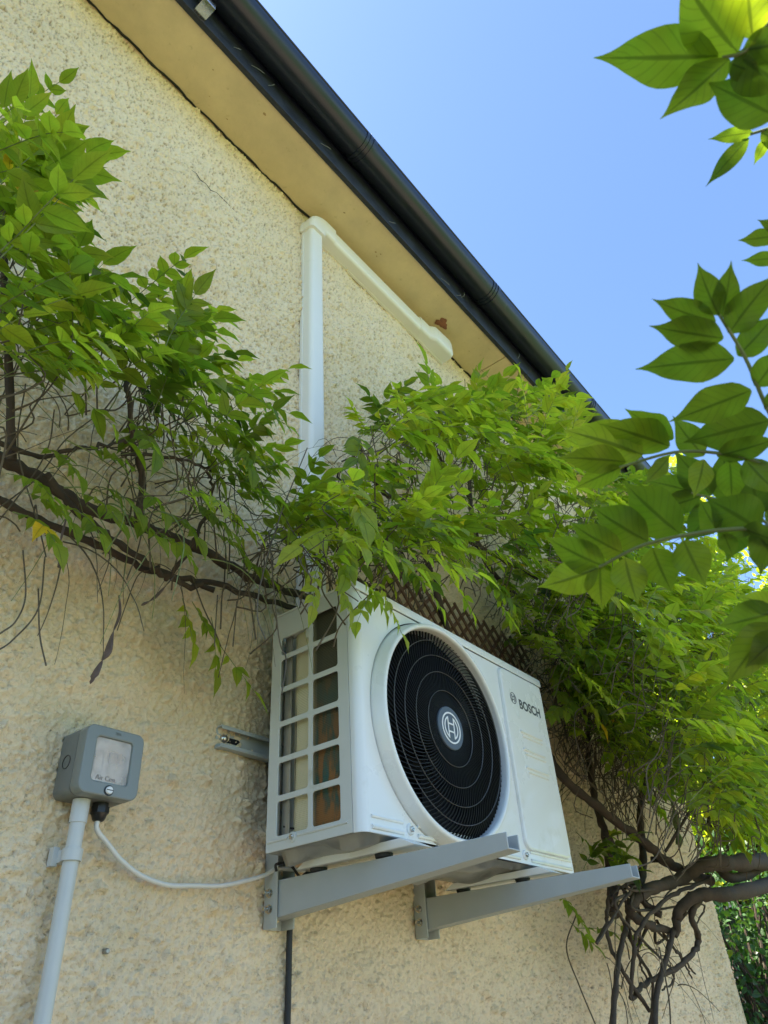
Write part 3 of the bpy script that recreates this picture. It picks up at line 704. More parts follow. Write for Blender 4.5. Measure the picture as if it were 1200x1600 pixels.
# ---------------------------------------------------------------- refrigerant trunking
tr = thing('pipe_trunking', (1.23, 0, 2.28), 'white plastic pipe trunking rising from the unit and turning right under the soffit', 'trunking')
def trunk_prof(w, d):
    h = w / 2; r = min(.017, d * .38); o = [(-h, 0), (-h, .010), (-h + .0025, .0105)]
    o += [(-h + .0025 + r - r * math.cos(a), d - r + r * math.sin(a)) for a in np.linspace(0, PI / 2, 8)]
    return o + [(-u, v) for u, v in o[::-1]]
TX = 1.228; TW, TD = .074, .052
mb = MB().sweep([(TX + u, -d, 2.20) for u, d in trunk_prof(TW, TD)], (0, 0, 2.20), (0, 0, 4.080))
mb.build('vertical_cover', 'pvc', tr, angle=25)
HZ = 4.132
mb = MB().sweep([(1.285, -d, HZ - .005 + u) for u, d in trunk_prof(TW + .010, TD + .006)], (1.285, 0, 0), (1.925, 0, -.012))
mb.build('horizontal_cover', 'pvc', tr, angle=25)
# elbow
cx_, cz_ = TX + TW / 2 + .018, HZ - TW / 2 - .022; mb = MB(); ring = []; pf = trunk_prof(TW + .018, TD + .011)
Rm = TW / 2 + .020
secs = [((TX, 4.050), (1, 0))]
for a in np.linspace(PI, PI / 2, 9): secs.append(((cx_ + Rm * math.cos(a) - .000, cz_ + Rm * math.sin(a)), (-math.cos(a), -math.sin(a))))
secs.append(((1.325, HZ - .003), (0, -1)))
for (c, n_) in secs: ring.append([(c[0] - u * (-n_[0]) , -d, c[1] + u * n_[1]) for u, d in pf])
k = len(pf); vs = [p for r in ring for p in r]
mb.add(vs, [(i * k + j, i * k + (j + 1) % k, (i + 1) * k + (j + 1) % k, (i + 1) * k + j) for i in range(len(ring) - 1) for j in range(k)] + [tuple(range(k))[::-1], tuple((len(ring) - 1) * k + j for j in range(k))])
mb.build('elbow', 'pvc', tr, angle=25)
# end piece: flares, then a blunt nose turned to the wall
pf0 = trunk_prof(TW + .018, TD + .010); secs = [(1.905, 1.0, 1.0, 0), (1.975, 1.0, 1.0, -.001), (2.000, 1.14, 1.30, -.006), (2.105, 1.16, 1.36, -.008), (2.130, 1.14, 1.26, -.009), (2.136, 1.08, 1.10, -.009)]
ring = [[(x, -d * sd, HZ - .012 + dz + u * su) for u, d in pf0] for x, su, sd, dz in secs]; vs = [p for r in ring for p in r]
mb = MB().add(vs, [(i * k + j, i * k + (j + 1) % k, (i + 1) * k + (j + 1) % k, (i + 1) * k + j) for i in range(len(ring) - 1) for j in range(k)] + [tuple(range(k))[::-1], tuple((len(ring) - 1) * k + j for j in range(k))])
mb.build('end_cap', 'pvc', tr, angle=25, bevel=0.002)

# ---------------------------------------------------------------- isolator switch, conduit, cables
iso = thing('isolator_switch', (.688, 0, 1.835), 'square grey weatherproof isolator box with clear window on the roughcast wall', 'switch box')
bx0, bx1, bz0, bz1, bd_ = .632, .744, 1.835, 1.947, .078
def rbox(name, x0, x1, z0, z1, ya, yb, r, m, parent, bev):
    return plate(name, [rrect(x0, z0, x1, z1, r, 8)], abs(yb - ya), front((ya + yb) / 2), m, parent, bevel=bev)
rbox('back_box', bx0 + .001, bx1 - .001, bz0 + .001, bz1 - .001, -.002, -.052, .012, 'box', iso, .002)
lid_out = [rrect(bx0, bz0, bx1, bz1, .015, 8), rrect(bx0 + .021, bz0 + .022, bx1 - .022, bz1 - .018, .006)]
lid = plate('lid', lid_out, .026, front(-.066), 'boxlid', iso, bevel=.0025)
plate('switch_plate', [rrect(bx0 + .012, bz0 + .012, bx1 - .012, bz1 - .010, .004)], .004, front(-.056), 'switchplate', iso)
sw = plate('rocker', [rrect(.690, 1.877, .706, 1.912, .002)], .006, front(-.0605), 'rocker', iso, bevel=.001)
plate('rocker', [rrect(.664, 1.877, .682, 1.912, .002), rrect(.6655, 1.8785, .6805, 1.9105, .002)], .001, front(-.0590), 'ink', iso)
M['print'] = simple('worn_grey_print', (0.27, 0.24, 0.22), 0.6)
lid_text = None
text('lettering', 'Air Con', .0112, front(-.0758) @ Matrix.Translation((.681, 1.8635, 0)), 'print', lid)
text('lettering', '20A', .007, front(-.0793) @ Matrix.Translation((.690, 1.9385, 0)), 'box', lid)
plate('window', [rrect(bx0 + .0215, bz0 + .0225, bx1 - .0225, bz1 - .0185, .0055)], .0015, front(-.0745), 'window', lid)
sc_ = MB().lathe([(.0085, .003), (.0085, -.0005), (.0001, -.0005)], (.688, -.0795, 1.8445), 'y', 28); sc_.build('screw_well', 'gland', lid)
sc_ = MB().lathe([(.0062, 0), (.0062, -.003), (.0052, -.0042), (.0001, -.0042)], (.688, -.0795, 1.8445), 'y', 28); sc_.build('screw', 'logo', lid)
sc_ = MB().box((.682, -.0841, 1.8438), (.694, -.0834, 1.8452)); sc_.build('screw_slot', 'gland', lid)
plate('knockout', [circ(.028, 1.892, .0115, 32), circ(.028, 1.892, .0103, 32)], .0008, leftside(bx0 + .0006), 'gland', iso)
gl = MB().lathe([(.0135, 0), (.0135, -.006), (.0001, -.006)], (.705, -.034, bz0), 'z', 24)
gl.lathe([(.0155, -.006), (.0155, -.016), (.0001, -.016)], (.705, -.034, bz0), 'z', 8); gl.lathe([(.0135, -.016), (.010, -.026), (.0075, -.028)], (.705, -.034, bz0), 'z', 20)
gl.build('cable_gland', 'gland', iso)
cd = thing('electrical_conduit', (.672, 0, 0), 'pale grey round conduit running down the wall below the grey switch box', 'conduit')
cx0, cy0 = .668, -.036
MB().tube([(cx0, cy0, bz0), (cx0, cy0, bz0 - .036)], .0140, 24).build('adaptor', 'pipe', cd, angle=30)
MB().tube([(cx0, cy0, bz0 - .034), (cx0 + .001, cy0 + .002, 1.60), (cx0 + .001, cy0 + .004, 1.2), (cx0, cy0, .03)], .0122, 24).build('pipe', 'pipe', cd, angle=30)
mb = MB(); a = np.linspace(-.35 * PI, 1.35 * PI, 20)
o_ = [(cx0 + .0158 * math.cos(t), cy0 - .0158 * math.sin(t) * -1 if False else cy0 - .0158 * math.sin(t)) for t in a]; i_ = [(cx0 + .0132 * math.cos(t), cy0 - .0132 * math.sin(t)) for t in a[::-1]]
mb.sweep([(x, y, 1.742) for x, y in o_ + i_], (0, 0, 0), (0, 0, .018)); mb.box((cx0 - .012, cy0 + .012, 1.742), (cx0 + .012, -.001, 1.760)); mb.box((cx0 - .020, -.014, 1.737), (cx0 - .010, -.001, 1.765))
mb.build('pipe_clip', 'pipe', cd)
cpts = [(.705, -.034, bz0 - .020), (.705, -.034, bz0 - .040)] + [tuple(at(px, py, y_)) for px, py, y_ in ((168, 1318, -.030), (190, 1345, -.026), (222, 1369, -.022), (262, 1383, -.020), (300, 1384, -.020), (345, 1384, -.020), (385, 1376, -.022), (412, 1368, -.026), (436, 1358, -.03))] + [(1.20, -.05, 1.775), (1.26, -.09, 1.785)]
cbl = MB().tube(spline(cpts, 10), .0042, 14).build('power_cable', 'cable'); tag(cbl, 'white sagging cable from the grey switch box to the outdoor unit', 'cable')
dp = [(1.17, -.16, 1.778), (1.172, -.11, 1.772), (1.172, -.055, 1.758), (1.174, -.020, 1.72), (1.172, -.016, 1.55), (1.170, -.017, 1.2), (1.170, -.016, .05)]
drn = MB().tube(spline(dp, 8), .0062, 14).build('drain_pipe', 'rubber'); tag(drn, 'black drain hose hanging down the wall below the left bracket arm', 'pipe')
ct = MB().tube(spline([(1.105, -.045, 1.766), (1.10, -.050, 1.777), (1.13, -.055, 1.779), (1.165, -.05, 1.76)], 8), .0028, 8).build('control_cable', 'rubber'); tag(ct, 'thin black cable looping behind the lower left corner of the unit', 'cable')
sq = at(162, 1487, 0)
o = MB().lathe([(.0045, .002), (.0045, -.008), (.003, -.010)], (sq[0], -.002, sq[2]), 'y', 12).build('wall_screw', 'pan'); tag(o, 'small bare screw stuck in the roughcast wall right of the conduit', 'screw')

# ---------------------------------------------------------------- trellis
mb = MB(); tx0, tx1, tz0, tz1 = 1.50, 2.42, 2.05, 2.68
th_, wd = .006, .0052
def slat(sgn, c, yoff):
    pts = []
    for t in np.linspace(-3, 3, 1201):
        x, z = tx0 + c + t, tz0 + sgn * t
        if tx0 <= x <= tx1 and tz0 <= z <= tz1: pts.append((x, z))
    if len(pts) < 8: return
    (xa, za), (xb, zb) = pts[0], pts[-1]; d = nrm((xb - xa, zb - za)); n_ = np.array([-d[1], d[0]]) * wd
    v = [(xa - n_[0], yoff, za - n_[1]), (xa + n_[0], yoff, za + n_[1]), (xb + n_[0], yoff, zb + n_[1]), (xb - n_[0], yoff, zb - n_[1])]
    v += [(p[0], p[1] - th_, p[2]) for p in v]
    mb.add(v, [(0, 1, 2, 3), (4, 5, 6, 7), (0, 1, 5, 4), (1, 2, 6, 5), (2, 3, 7, 6), (3, 0, 4, 7)])
for c in np.arange(-1.0, 2.6, .062): slat(1, c, -.030); slat(-1, c, -.0365)
o = mb.build('trellis', 'lattice'); tag(o, 'brown diamond lattice trellis on the wall behind the top of the white unit', 'trellis')

# ---------------------------------------------------------------- foliage
def leaflet_template(nt=7, nw=5):
    t = np.array([0, .10, .28, .50, .70, .86, 1.0]) if nt == 7 else np.linspace(0, 1, nt)
    if nt != 7: t = t ** 0.95
    wv = np.interp(t, [0, .06, .15, .28, .42, .56, .70, .81, .90, 1.0], [0.02, .10, .175, .225, .232, .205, .140, .068, .024, .003])
    vs, uv = [], []
    for i, ti in enumerate(t):
        for j in range(nw):
            s_ = -1 + 2 * j / (nw - 1); vs.append((ti, s_ * wv[i], abs(s_) * wv[i])); uv.append((ti, s_))
    f = [(i * nw + j, (i + 1) * nw + j, (i + 1) * nw + j + 1, i * nw + j + 1) for i in range(len(t) - 1) for j in range(nw - 1)]
    return np.array(vs), np.array(uv), np.array(f)
TPL = {'mid': leaflet_template(7, 3), 'fine': leaflet_template(15, 7)}
class Leaves:
    def __init__(s, kind='mid'): s.k = kind; s.rows = []
    def add(s, o, d, n, L, W=1.0, tint=.5, curl=.12, fold=.35, wave=.03):
        s.rows.append((o, d, n, L, W, tint, curl, fold, wave, rng.random() * 6.28))
    def build(s, name, m, parent, label=None):
        if not s.rows: return
        T, UV, F = TPL[s.k]; R = s.rows; n = len(R)
        O = np.array([r[0] for r in R]); D = np.array([r[1] for r in R]); Nn = np.array([r[2] for r in R])
        D /= np.linalg.norm(D, axis=1)[:, None]; Nn = Nn - D * (Nn * D).sum(1)[:, None]; Nn /= np.linalg.norm(Nn, axis=1)[:, None] + 1e-9
        Sd = np.cross(Nn, D)
        L, W, tint, curl, fold, wave, ph = [np.array([r[i] for r in R])[:, None] for i in (3, 4, 5, 6, 7, 8, 9)]
        t, sv, wa = T[None, :, 0], T[None, :, 1], T[None, :, 2]
        z = fold * wa - curl * t ** 2 + wave * np.sin(t * 13 + ph + 2.2 * np.sign(sv)) * np.abs(sv) / .23
        bend = .10 * np.sin(ph * 3) * t ** 2
        V = O[:, None] + L[..., None] * (t[..., None] * D[:, None] + (sv * W + bend)[..., None] * Sd[:, None] + z[..., None] * Nn[:, None])
        V = V.reshape(-1, 3) - ORG[parent.name]; k = len(T)
        FF = (F[None] + (np.arange(n) * k)[:, None, None]).reshape(-1, 4)
        me = bpy.data.meshes.new(name); me.vertices.add(len(V)); me.vertices.foreach_set('co', V.ravel())
        me.loops.add(FF.size); me.loops.foreach_set('vertex_index', FF.ravel().astype(np.int32))
        me.polygons.add(len(FF)); me.polygons.foreach_set('loop_start', np.arange(0, FF.size, 4, dtype=np.int32)); me.polygons.foreach_set('loop_total', np.full(len(FF), 4, dtype=np.int32))
        me.update(calc_edges=True)
        u = me.uv_layers.new(name='uv'); u.data.foreach_set('uv', np.tile(UV[F.reshape(-1)], (n, 1)).ravel())
        a = me.attributes.new('tint', 'FLOAT', 'POINT'); a.data.foreach_set('value', np.repeat(tint.ravel(), k).astype(np.float32))
        me.polygons.foreach_set('use_smooth', np.ones(len(FF), dtype=bool))
        return link_mesh(name, me, m, parent, label)
def rnd3(a): return rng.normal(0, a, 3)
UPN = np.array([0.05, -0.45, 0.9])
def compound(lv, stems, base, d, L, pairs, ll, droop=.5, tint=.5, side=None, stem_r=.0011, upn=UPN, W=1.0):
    """one pinnate leaf: rachis from base along d, drooping; returns the tip"""
    d = nrm(d); n_ = 9; P = [np.array(base, float)]; dd = d.copy()
    for i in range(n_):
        dd = nrm(dd + np.array([0, 0, -droop / n_]) + rnd3(.03)); P.append(P[-1] + dd * L / n_)
    P = np.array(P); 
    if stems is not None: stems.tube(P, np.linspace(stem_r, stem_r * .5, len(P)), 4, cap=False)
    s0 = .22
    for i in range(pairs + 1):
        t = s0 + (1 - s0) * i / pairs; x = t * n_; k = min(int(x), n_ - 1); o = P[k] + (P[k + 1] - P[k]) * (x - k); T = nrm(P[k + 1] - P[k])
        U = nrm(np.asarray(upn) + rnd3(.18)); U = nrm(U - T * np.dot(U, T)); Sd = np.cross(U, T)
        q = 1 - .35 * abs(t - .62) / .4; tt = float(np.clip(tint + rng.normal(0, .07), 0, .93))
        if rng.random() < .0015: tt = 1.0
        if i == pairs:
            lv.add(o, T + rnd3(.08), U, ll * 1.1, W * .98, tt, .15 + .15 * rng.random()); continue
        for sg in (-1, 1):
            if rng.random() < .04: continue
            an = math.radians(rng.uniform(48, 68) - 22 * t)
            dr = nrm(math.cos(an) * T + sg * math.sin(an) * Sd + np.array([0, 0, -.22 - .25 * rng.random()]) + rnd3(.09))
            lv.add(o, dr, U + rnd3(.22), ll * q * rng.uniform(.85, 1.15), W * rng.uniform(.80, 1.15), tt, rng.uniform(.02, .28), rng.uniform(.1, .6), rng.uniform(.01, .035))
    return P[-1]
def two_tone(tw, stm, parent):
    o = tw.merge(stm).build('twig', 'twig', parent); o.data.materials.append(M['stalk'])  # mesh holds the leaf stalks as well as the twigs
    mi = np.zeros(len(o.data.polygons), dtype=np.int32); mi[tw.split:] = 1; o.data.polygons.foreach_set('material_index', mi); return o
def inside(poly, p):
    x, y = p; c = False; n = len(poly); j = n - 1
    for i in range(n):
        xi, yi = poly[i]; xj, yj = poly[j]
        if (yi > y) != (yj > y) and x < (xj - xi) * (y - yi) / (yj - yi) + xi: c = not c
        j = i
    return c
def scatter(lv, stems, core, hull, count, yr, L, ll, pairs, tint, dirs, droop=(.3, 1.0), up=.2, young=.0, twigs=None, gap=None, W=1.0):
    """leafy growth of one plant: leaf bases spread over the part of the wall the plant covers, each leaf kept within its reach"""
    xs = [p[0] for p in core]; ys = [p[1] for p in core]; made = 0; tries = 0
    while made < count and tries < count * 30:
        tries += 1
        px, py = rng.uniform(min(xs), max(xs)), rng.uniform(min(ys), max(ys))
        if not inside(core, (px, py)): continue
        if gap is not None and inside(gap, (px, py)) and rng.random() < .85: continue
        y = rng.uniform(*yr); b = at(px, py, y)
        d = nrm(np.array(dirs) + rnd3(.55)); 
        if d[1] > .1: d[1] = -d[1]
        d[2] += up; d = nrm(d)
        l_ = rng.uniform(*L); dr = rng.uniform(*droop)
        tip = b + d * l_ + np.array([0, 0, -dr * l_ * .45]); pt = proj(tip)
        if not inside(hull, pt): continue
        if tip[2] > EZ - .03 and tip[1] > FY - .16: continue
        if b[2] > EZ - .1 : continue
        if tip[1] > -.03: continue
        # keep clear of the unit
        mid_ = (b + tip) / 2
        if any(X0 - .02 < q[0] < X1 + .02 and q[2] < Z1 + .02 and q[1] > YF - .04 and q[2] > Z0 - .05 for q in (b, mid_, tip)): continue
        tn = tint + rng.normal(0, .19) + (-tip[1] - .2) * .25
        compound(lv, stems, b, d, l_, int(rng.integers(*pairs)), ll * rng.uniform(.8, 1.15), dr, tn, W=W)
        if twigs is not None and rng.random() < .7:
            r_ = b + np.array([rng.normal(0, .06), rng.uniform(.04, .16), rng.uniform(-.22, -.02)]); r_[1] = min(r_[1], -.02)
            twigs.tube(spline([r_, r_ * .66 + b * .34 + rnd3(.025), r_ * .33 + b * .67 + rnd3(.025), b], 4), np.linspace(.0019, .0010, 13), 5, cap=False)
        made += 1
    return made
def whiskers(tw, n, core, yr, L, r=(.0007, .0018), fall=1.0, out=.6):
    """bare hanging stalks and tendrils"""
    xs = [p[0] for p in core]; ys = [p[1] for p in core]; k = 0
    while k < n:
        px, py = rng.uniform(min(xs), max(xs)), rng.uniform(min(ys), max(ys))
        if not inside(core, (px, py)): continue
        k += 1
        p = at(px, py, rng.uniform(*yr)); d = nrm(np.array([rng.normal(0, .7), -out * rng.random() - .05, rng.normal(.15, .5)])); l_ = rng.uniform(*L); P = [p]
        c = rnd3(.05)
        for i in range(12):
            d = nrm(d + np.array([0, .03, -fall * .16]) + c + rnd3(.05)); q = P[-1] + d * l_ / 12; q[1] = min(q[1], -.012); P.append(q)
        P = np.array(P)
        m_ = (P[:, 0] > X0 - .015) & (P[:, 0] < X1) & (P[:, 2] < Z1 + .01) & (P[:, 2] > Z0) & (P[:, 1] > YF - .01)
        if m_.any(): P = P[:max(3, int(np.argmax(m_)))]
        fr_ = np.array([inside([(600, 985), (700, 985), (850, 1060), (910, 1380), (575, 1320)], q_) for q_ in proj(P)])
        if fr_.any() and P[:, 1][fr_].min() < -.12: continue
        ra = rng.uniform(*r); tw.tube(P, np.linspace(ra, ra * .4, len(P)), 4, cap=False)
def branch(parent, pts, r0, r1, name='branch', wob=.004, amp=.18, k=9, mat='bark'):
    q, r = knobbly(pts, r0, r1, 8, k, amp, wob); q[:, 1] = np.minimum(q[:, 1], -.006)
    return MB().tube(q, r, k).build(name, mat, parent, angle=70)
A = lambda px, py, y: tuple(at(px, py, y))
def pod(parent, pts, rmax, mat='pod'):
    q = spline(pts, 8); t = np.linspace(0, 1, len(q)); r = rmax * (.10 + .9 * np.abs(np.sin(t * PI * 2.5 + .2)) ** .7 * np.clip(t * 1.6, .25, 1)) ; r[t > .93] *= .5; r[-1] = .0006
    return MB().tube(q, r, 10, flat=.38).build('seed_pod', mat, parent, angle=80)

# --- plant on the left: branches trained level along the wall
pl = thing('wisteria', (.5, 0, 2.2), 'wisteria trained along brown branches on the wall left of the white trunking', 'climbing plant', 'wisteria growing on the house wall')
branch(pl, [A(-60, 690, -.12), A(40, 735, -.10), A(130, 790, -.09), A(220, 822, -.08), A(300, 852, -.08), A(400, 905, -.07), A(470, 930, -.06), A(560, 975, -.05)], .0125, .009)
branch(pl, [A(-40, 760, -.14), A(60, 812, -.11), A(150, 850, -.10), A(240, 893, -.09), A(330, 912, -.07), A(430, 940, -.05), A(500, 965, -.05)], .0075, .0065)
branch(pl, [A(70, 740, -.16), A(120, 800, -.15), A(180, 845, -.13), A(240, 888, -.12), A(270, 905, -.10), A(330, 925, -.08)], .007, .006)
branch(pl, [A(215, 820, -.12), A(222, 740, -.16), A(205, 680, -.19), A(200, 600, -.20), A(190, 540, -.2)], .008, .004)
branch(pl, [A(270, 895, -.10), A(300, 850, -.14), A(330, 790, -.17), A(328, 730, -.18)], .005, .003)
branch(pl, [A(190, 710, -.18), A(240, 712, -.19), A(300, 722, -.18), A(350, 750, -.15)], .004, .0025)
branch(pl, [A(-30, 680, -.18), A(60, 712, -.18), A(130, 700, -.2), A(200, 690, -.2)], .005, .003)
branch(pl, [A(20, 720, -.16), A(10, 500, -.2), A(0, 350, -.22), A(-20, 180, -.22)], .008, .004)
tw = MB(); lv = Leaves(); stm = MB()
coreL = [(-60, 180), (30, 190), (60, 260), (60, 380), (150, 430), (250, 470), (330, 560), (400, 640), (410, 730), (350, 760), (250, 700), (120, 620), (-60, 600)]
hullL = [(-200, 60), (60, 90), (120, 170), (160, 300), (110, 350), (170, 410), (250, 430), (300, 405), (330, 480), (430, 500), (470, 620), (470, 800), (440, 880), (380, 880), (300, 780), (150, 720), (0, 690), (-200, 700)]
hullU = [(-200, 60), (60, 90), (120, 170), (150, 280), (110, 350), (170, 420), (250, 450), (200, 600), (-200, 620)]
scatter(lv, stm, [(-80, 200), (20, 210), (50, 300), (60, 400), (120, 450), (100, 560), (-80, 560)], hullU, 40, (-.46, -.16), (.13, .21), .060, (4, 7), .52, (.35, -.7, .2), droop=(.2, .7), up=.35, twigs=tw, W=.95)
scatter(lv, stm, coreL, hullL, 96, (-.36, -.08), (.12, .20), .054, (4, 7), .52, (.35, -.7, .1), droop=(.2, .75), up=.3, twigs=tw)
scatter(lv, stm, [(230, 560), (400, 620), (430, 800), (420, 880), (330, 860), (250, 760)], hullL[:-3] + [(260, 780)], 38, (-.30, -.08), (.10, .18), .050, (4, 7), .5, (.3, -.7, -.2), twigs=tw)
# the shoots low on the branches
for px, py, y in ((130, 700, -.2), (95, 790, -.2), (60, 700, -.2), (250, 800, -.17), (280, 780, -.18), (20, 800, -.2), (200, 760, -.2), (150, 760, -.2), (180, 800, -.18), (230, 830, -.17), (320, 830, -.16), (360, 870, -.15), (120, 770, -.2), (40, 770, -.2), (300, 800, -.18), (10, 740, -.2)):
    compound(lv, stm, at(px, py, y), (.3, -.6, -.2), .12, 4, .048, .9, .42)
for (px, py), (qx, qy) in (((285, 935), (300, 1000)), ((330, 965), (345, 1040)), ((345, 1010), (395, 1080)), ((300, 940), (330, 985))):
    a_, b_ = at(px, py, -.10), at(qx, qy, -.13); compound(lv, stm, a_, b_ - a_, np.linalg.norm(b_ - a_), 3, .052, .2, .55)
tw.tube(spline([A(300, 900, -.09), A(318, 950, -.11), A(335, 985, -.12), A(345, 1010, -.12)], 6), .0015, 5)
tw.tube(spline([A(235, 890, -.1), A(215, 900, -.12), A(195, 950, -.13), A(183, 985, -.13)], 6), .0011, 5)
# hanging bluish sprig against the wall
sp_b, sp_t = at(292, 520, -.10), at(293, 410, -.13)
compound(lv, stm, sp_b, sp_t - sp_b, np.linalg.norm(sp_t - sp_b), 4, .040, .05, .12, upn=(0, -1, .2))
# leaves read one by one at the upper left edge
def lf(lvs, tip, base, dist, W=1.0, tint=.5, dt=0.0, tilt=.35, curl=.10, fold=.35):
    b = atd(*base, dist); t = atd(*tip, dist + dt); v = nrm(b - CAM); n = nrm(v + np.array([0, 0, .5]) + rnd3(tilt))
    lvs.add(b, t - b, n, np.linalg.norm(t - b), W, tint + rng.normal(0, .04), curl * 0, fold * .8, .042)
for tip, base in (((190, 273), (79, 259)), ((171, 308), (70, 262)), ((146, 222), (76, 258)), ((119, 163), (74, 250)), ((131, 334), (46, 284)), ((42, 104), (20, 165)), ((15, 108), (6, 168)), ((86, 148), (36, 178)), ((90, 201), (25, 207)),
                  ((96, 330), (82, 392)), ((60, 320), (74, 385)), ((28, 180), (2, 240)), ((75, 175), (62, 235)), ((64, 300), (10, 268)), ((22, 345), (0, 290)), ((100, 345), (60, 320)), ((180, 400), (120, 395)), ((130, 470), (95, 400))):
    lf(lv, tip, base, 1.33 + rng.uniform(-.05, .05), .98, .62, rng.uniform(-.04, .02), .3, fold=.15)
whiskers(stm, 45, [(0, 620), (300, 640), (430, 760), (450, 900), (300, 880), (150, 800), (0, 740)], (-.26, -.05), (.12, .36), fall=1.0)
whiskers(tw, 45, [(0, 620), (300, 640), (430, 760), (450, 900), (300, 880), (150, 800), (0, 740)], (-.26, -.05), (.12, .36), fall=1.0)
whiskers(tw, 20, [(20, 780), (440, 930), (430, 950), (20, 830)], (-.16, -.06), (.08, .26), fall=1.8)
for a_ in ([(-10, 800), (60, 745), (100, 690), (150, 650)], [(-15, 830), (40, 760), (75, 700), (85, 640)], [(40, 600), (28, 700), (60, 820), (72, 870)], [(205, 650), (208, 760), (235, 800), (270, 818)], [(225, 690), (225, 800), (215, 860), (198, 905)],
           [(70, 870), (60, 950), (20, 1000), (-10, 1020)], [(36, 860), (40, 930), (25, 970), (0, 990)], [(60, 920), (62, 990), (72, 1040)], [(340, 930), (338, 960), (335, 1010)], [(370, 940), (368, 965), (364, 1010)],
           [(480, 700), (440, 800), (410, 900), (402, 960), (415, 1000)], [(440, 800), (470, 850), (520, 910), (560, 940)], [(435, 860), (450, 900), (490, 975)], [(420, 830), (435, 990), (447, 1030), (440, 1085)]):
    tw.tube(spline([A(x, y_, -.16 - .02 * i if x < 400 else -.30 - .03 * i) for i, (x, y_) in enumerate(a_)], 7), .0013, 5)
lv.build('foliage', 'leafL', pl); two_tone(tw, stm, pl)
pod(pl, [A(186, 930, -.15), A(187, 960, -.15), A(176, 990, -.15), A(168, 1020, -.15), A(158, 1035, -.15), A(141, 1069, -.15)], .0115)
pod(pl, [A(106, 800, -.15), A(96, 840, -.15), A(92, 870, -.15), A(96, 888, -.15)], .0095)
pod(pl, [A(280, 890, -.13), A(262, 912, -.13), A(240, 935, -.13), A(220, 946, -.13)], .0080)

# --- plant in the middle, above the unit
pm = thing('wisteria', (1.7, 0, 2.35), 'dense wisteria above the white unit between the trunking and the black gutter', 'climbing plant', 'wisteria growing on the house wall')
branch(pm, [A(700, 985, -.05), A(640, 800, -.08), A(600, 770, -.10), A(575, 730, -.14), A(560, 690, -.16)], .011, .006)
branch(pm, [A(640, 800, -.08), A(700, 830, -.12), A(760, 860, -.12), A(840, 905, -.10)], .009, .008)
branch(pm, [A(840, 960, -.10), A(760, 880, -.12), A(735, 780, -.14), A(740, 700, -.16), A(760, 640, -.18), A(800, 600, -.2)], .010, .005)
branch(pm, [A(735, 780, -.14), A(690, 720, -.16), A(660, 660, -.18)], .006, .003)
branch(pm, [A(690, 990, -.05), A(560, 905, -.08), A(500, 880, -.12), A(480, 800, -.16)], .006, .003)
branch(pm, [A(660, 940, -.06), A(620, 850, -.1), A(560, 790, -.15), A(520, 730, -.18)], .005, .003)
lv = Leaves(); stm = MB(); tw = MB()
hullM = [(490, 600), (520, 606), (600, 604), (625, 585), (690, 596), (735, 578), (760, 600), (810, 600), (830, 560), (900, 580), (900, 640), (935, 655), (960, 760), (930, 900), (860, 900), (830, 900), (805, 970), (740, 945), (640, 940), (560, 935), (480, 900), (440, 850), (470, 760), (560, 735), (504, 700)]
coreM1 = [(520, 640), (620, 620), (700, 620), (800, 640), (850, 620), (880, 700), (900, 760), (850, 800), (780, 790), (720, 700), (560, 690)]
coreM2 = [(470, 780), (560, 760), (660, 820), (780, 800), (850, 850), (780, 880), (640, 880), (530, 880), (470, 860)]
gapM = [(560, 700), (720, 700), (740, 800), (640, 810), (560, 760)]
scatter(lv, stm, coreM1, hullM, 170, (-.46, -.08), (.13, .23), .064, (4, 7), .56, (.2, -.7, .1), droop=(.2, .75), up=.3, twigs=tw)
scatter(lv, stm, coreM2, hullM, 125, (-.46, -.08), (.12, .20), .058, (4, 7), .64, (.2, -.7, -.1), droop=(.2, .8), twigs=tw)
scatter(lv, stm, [(420, 760), (480, 750), (500, 800), (480, 890), (430, 870)], [(400, 740), (470, 720), (560, 740), (570, 900), (500, 960), (420, 900)], 22, (-.30, -.10), (.11, .18), .052, (4, 7), .66, (.1, -.7, 0), droop=(.2, .8), twigs=tw)
scatter(lv, stm, gapM, hullM, 12, (-.3, -.06), (.10, .18), .045, (4, 7), .40, (.2, -.7, -.1), twigs=tw)
scatter(lv, stm, [(800, 610), (860, 590), (890, 650), (900, 760), (820, 760)], hullM + [], 40, (-.60, -.30), (.12, .2), .055, (4, 7), .72, (.2, -.5, .3), droop=(.1, .6))
# leaves over the corner of the unit
for bp, tp in (((560, 900), (600, 940)), ((600, 900), (560, 950)), ((520, 890), (545, 945)), ((500, 880), (470, 930)), ((590, 905), (625, 985)), ((700, 900), (740, 945)), ((770, 930), (800, 970)), ((640, 890), (690, 930)), ((690, 850), (720, 830)), ((740, 900), (790, 925))):
    a_, b_ = at(*bp, -.40), at(*tp, -.42); compound(lv, stm, a_, b_ - a_, np.linalg.norm(b_ - a_) * 1.1, 4, .040, .4, .72)
whiskers(tw, 90, [(500, 700), (720, 690), (780, 880), (600, 900), (470, 880)], (-.28, -.04), (.10, .30), fall=.9)
whiskers(tw, 60, [(600, 640), (850, 640), (880, 860), (700, 860)], (-.3, -.08), (.15, .35), r=(.0012, .0026), fall=.2)
lv.build('foliage', 'leafL', pm); two_tone(tw, stm, pm)

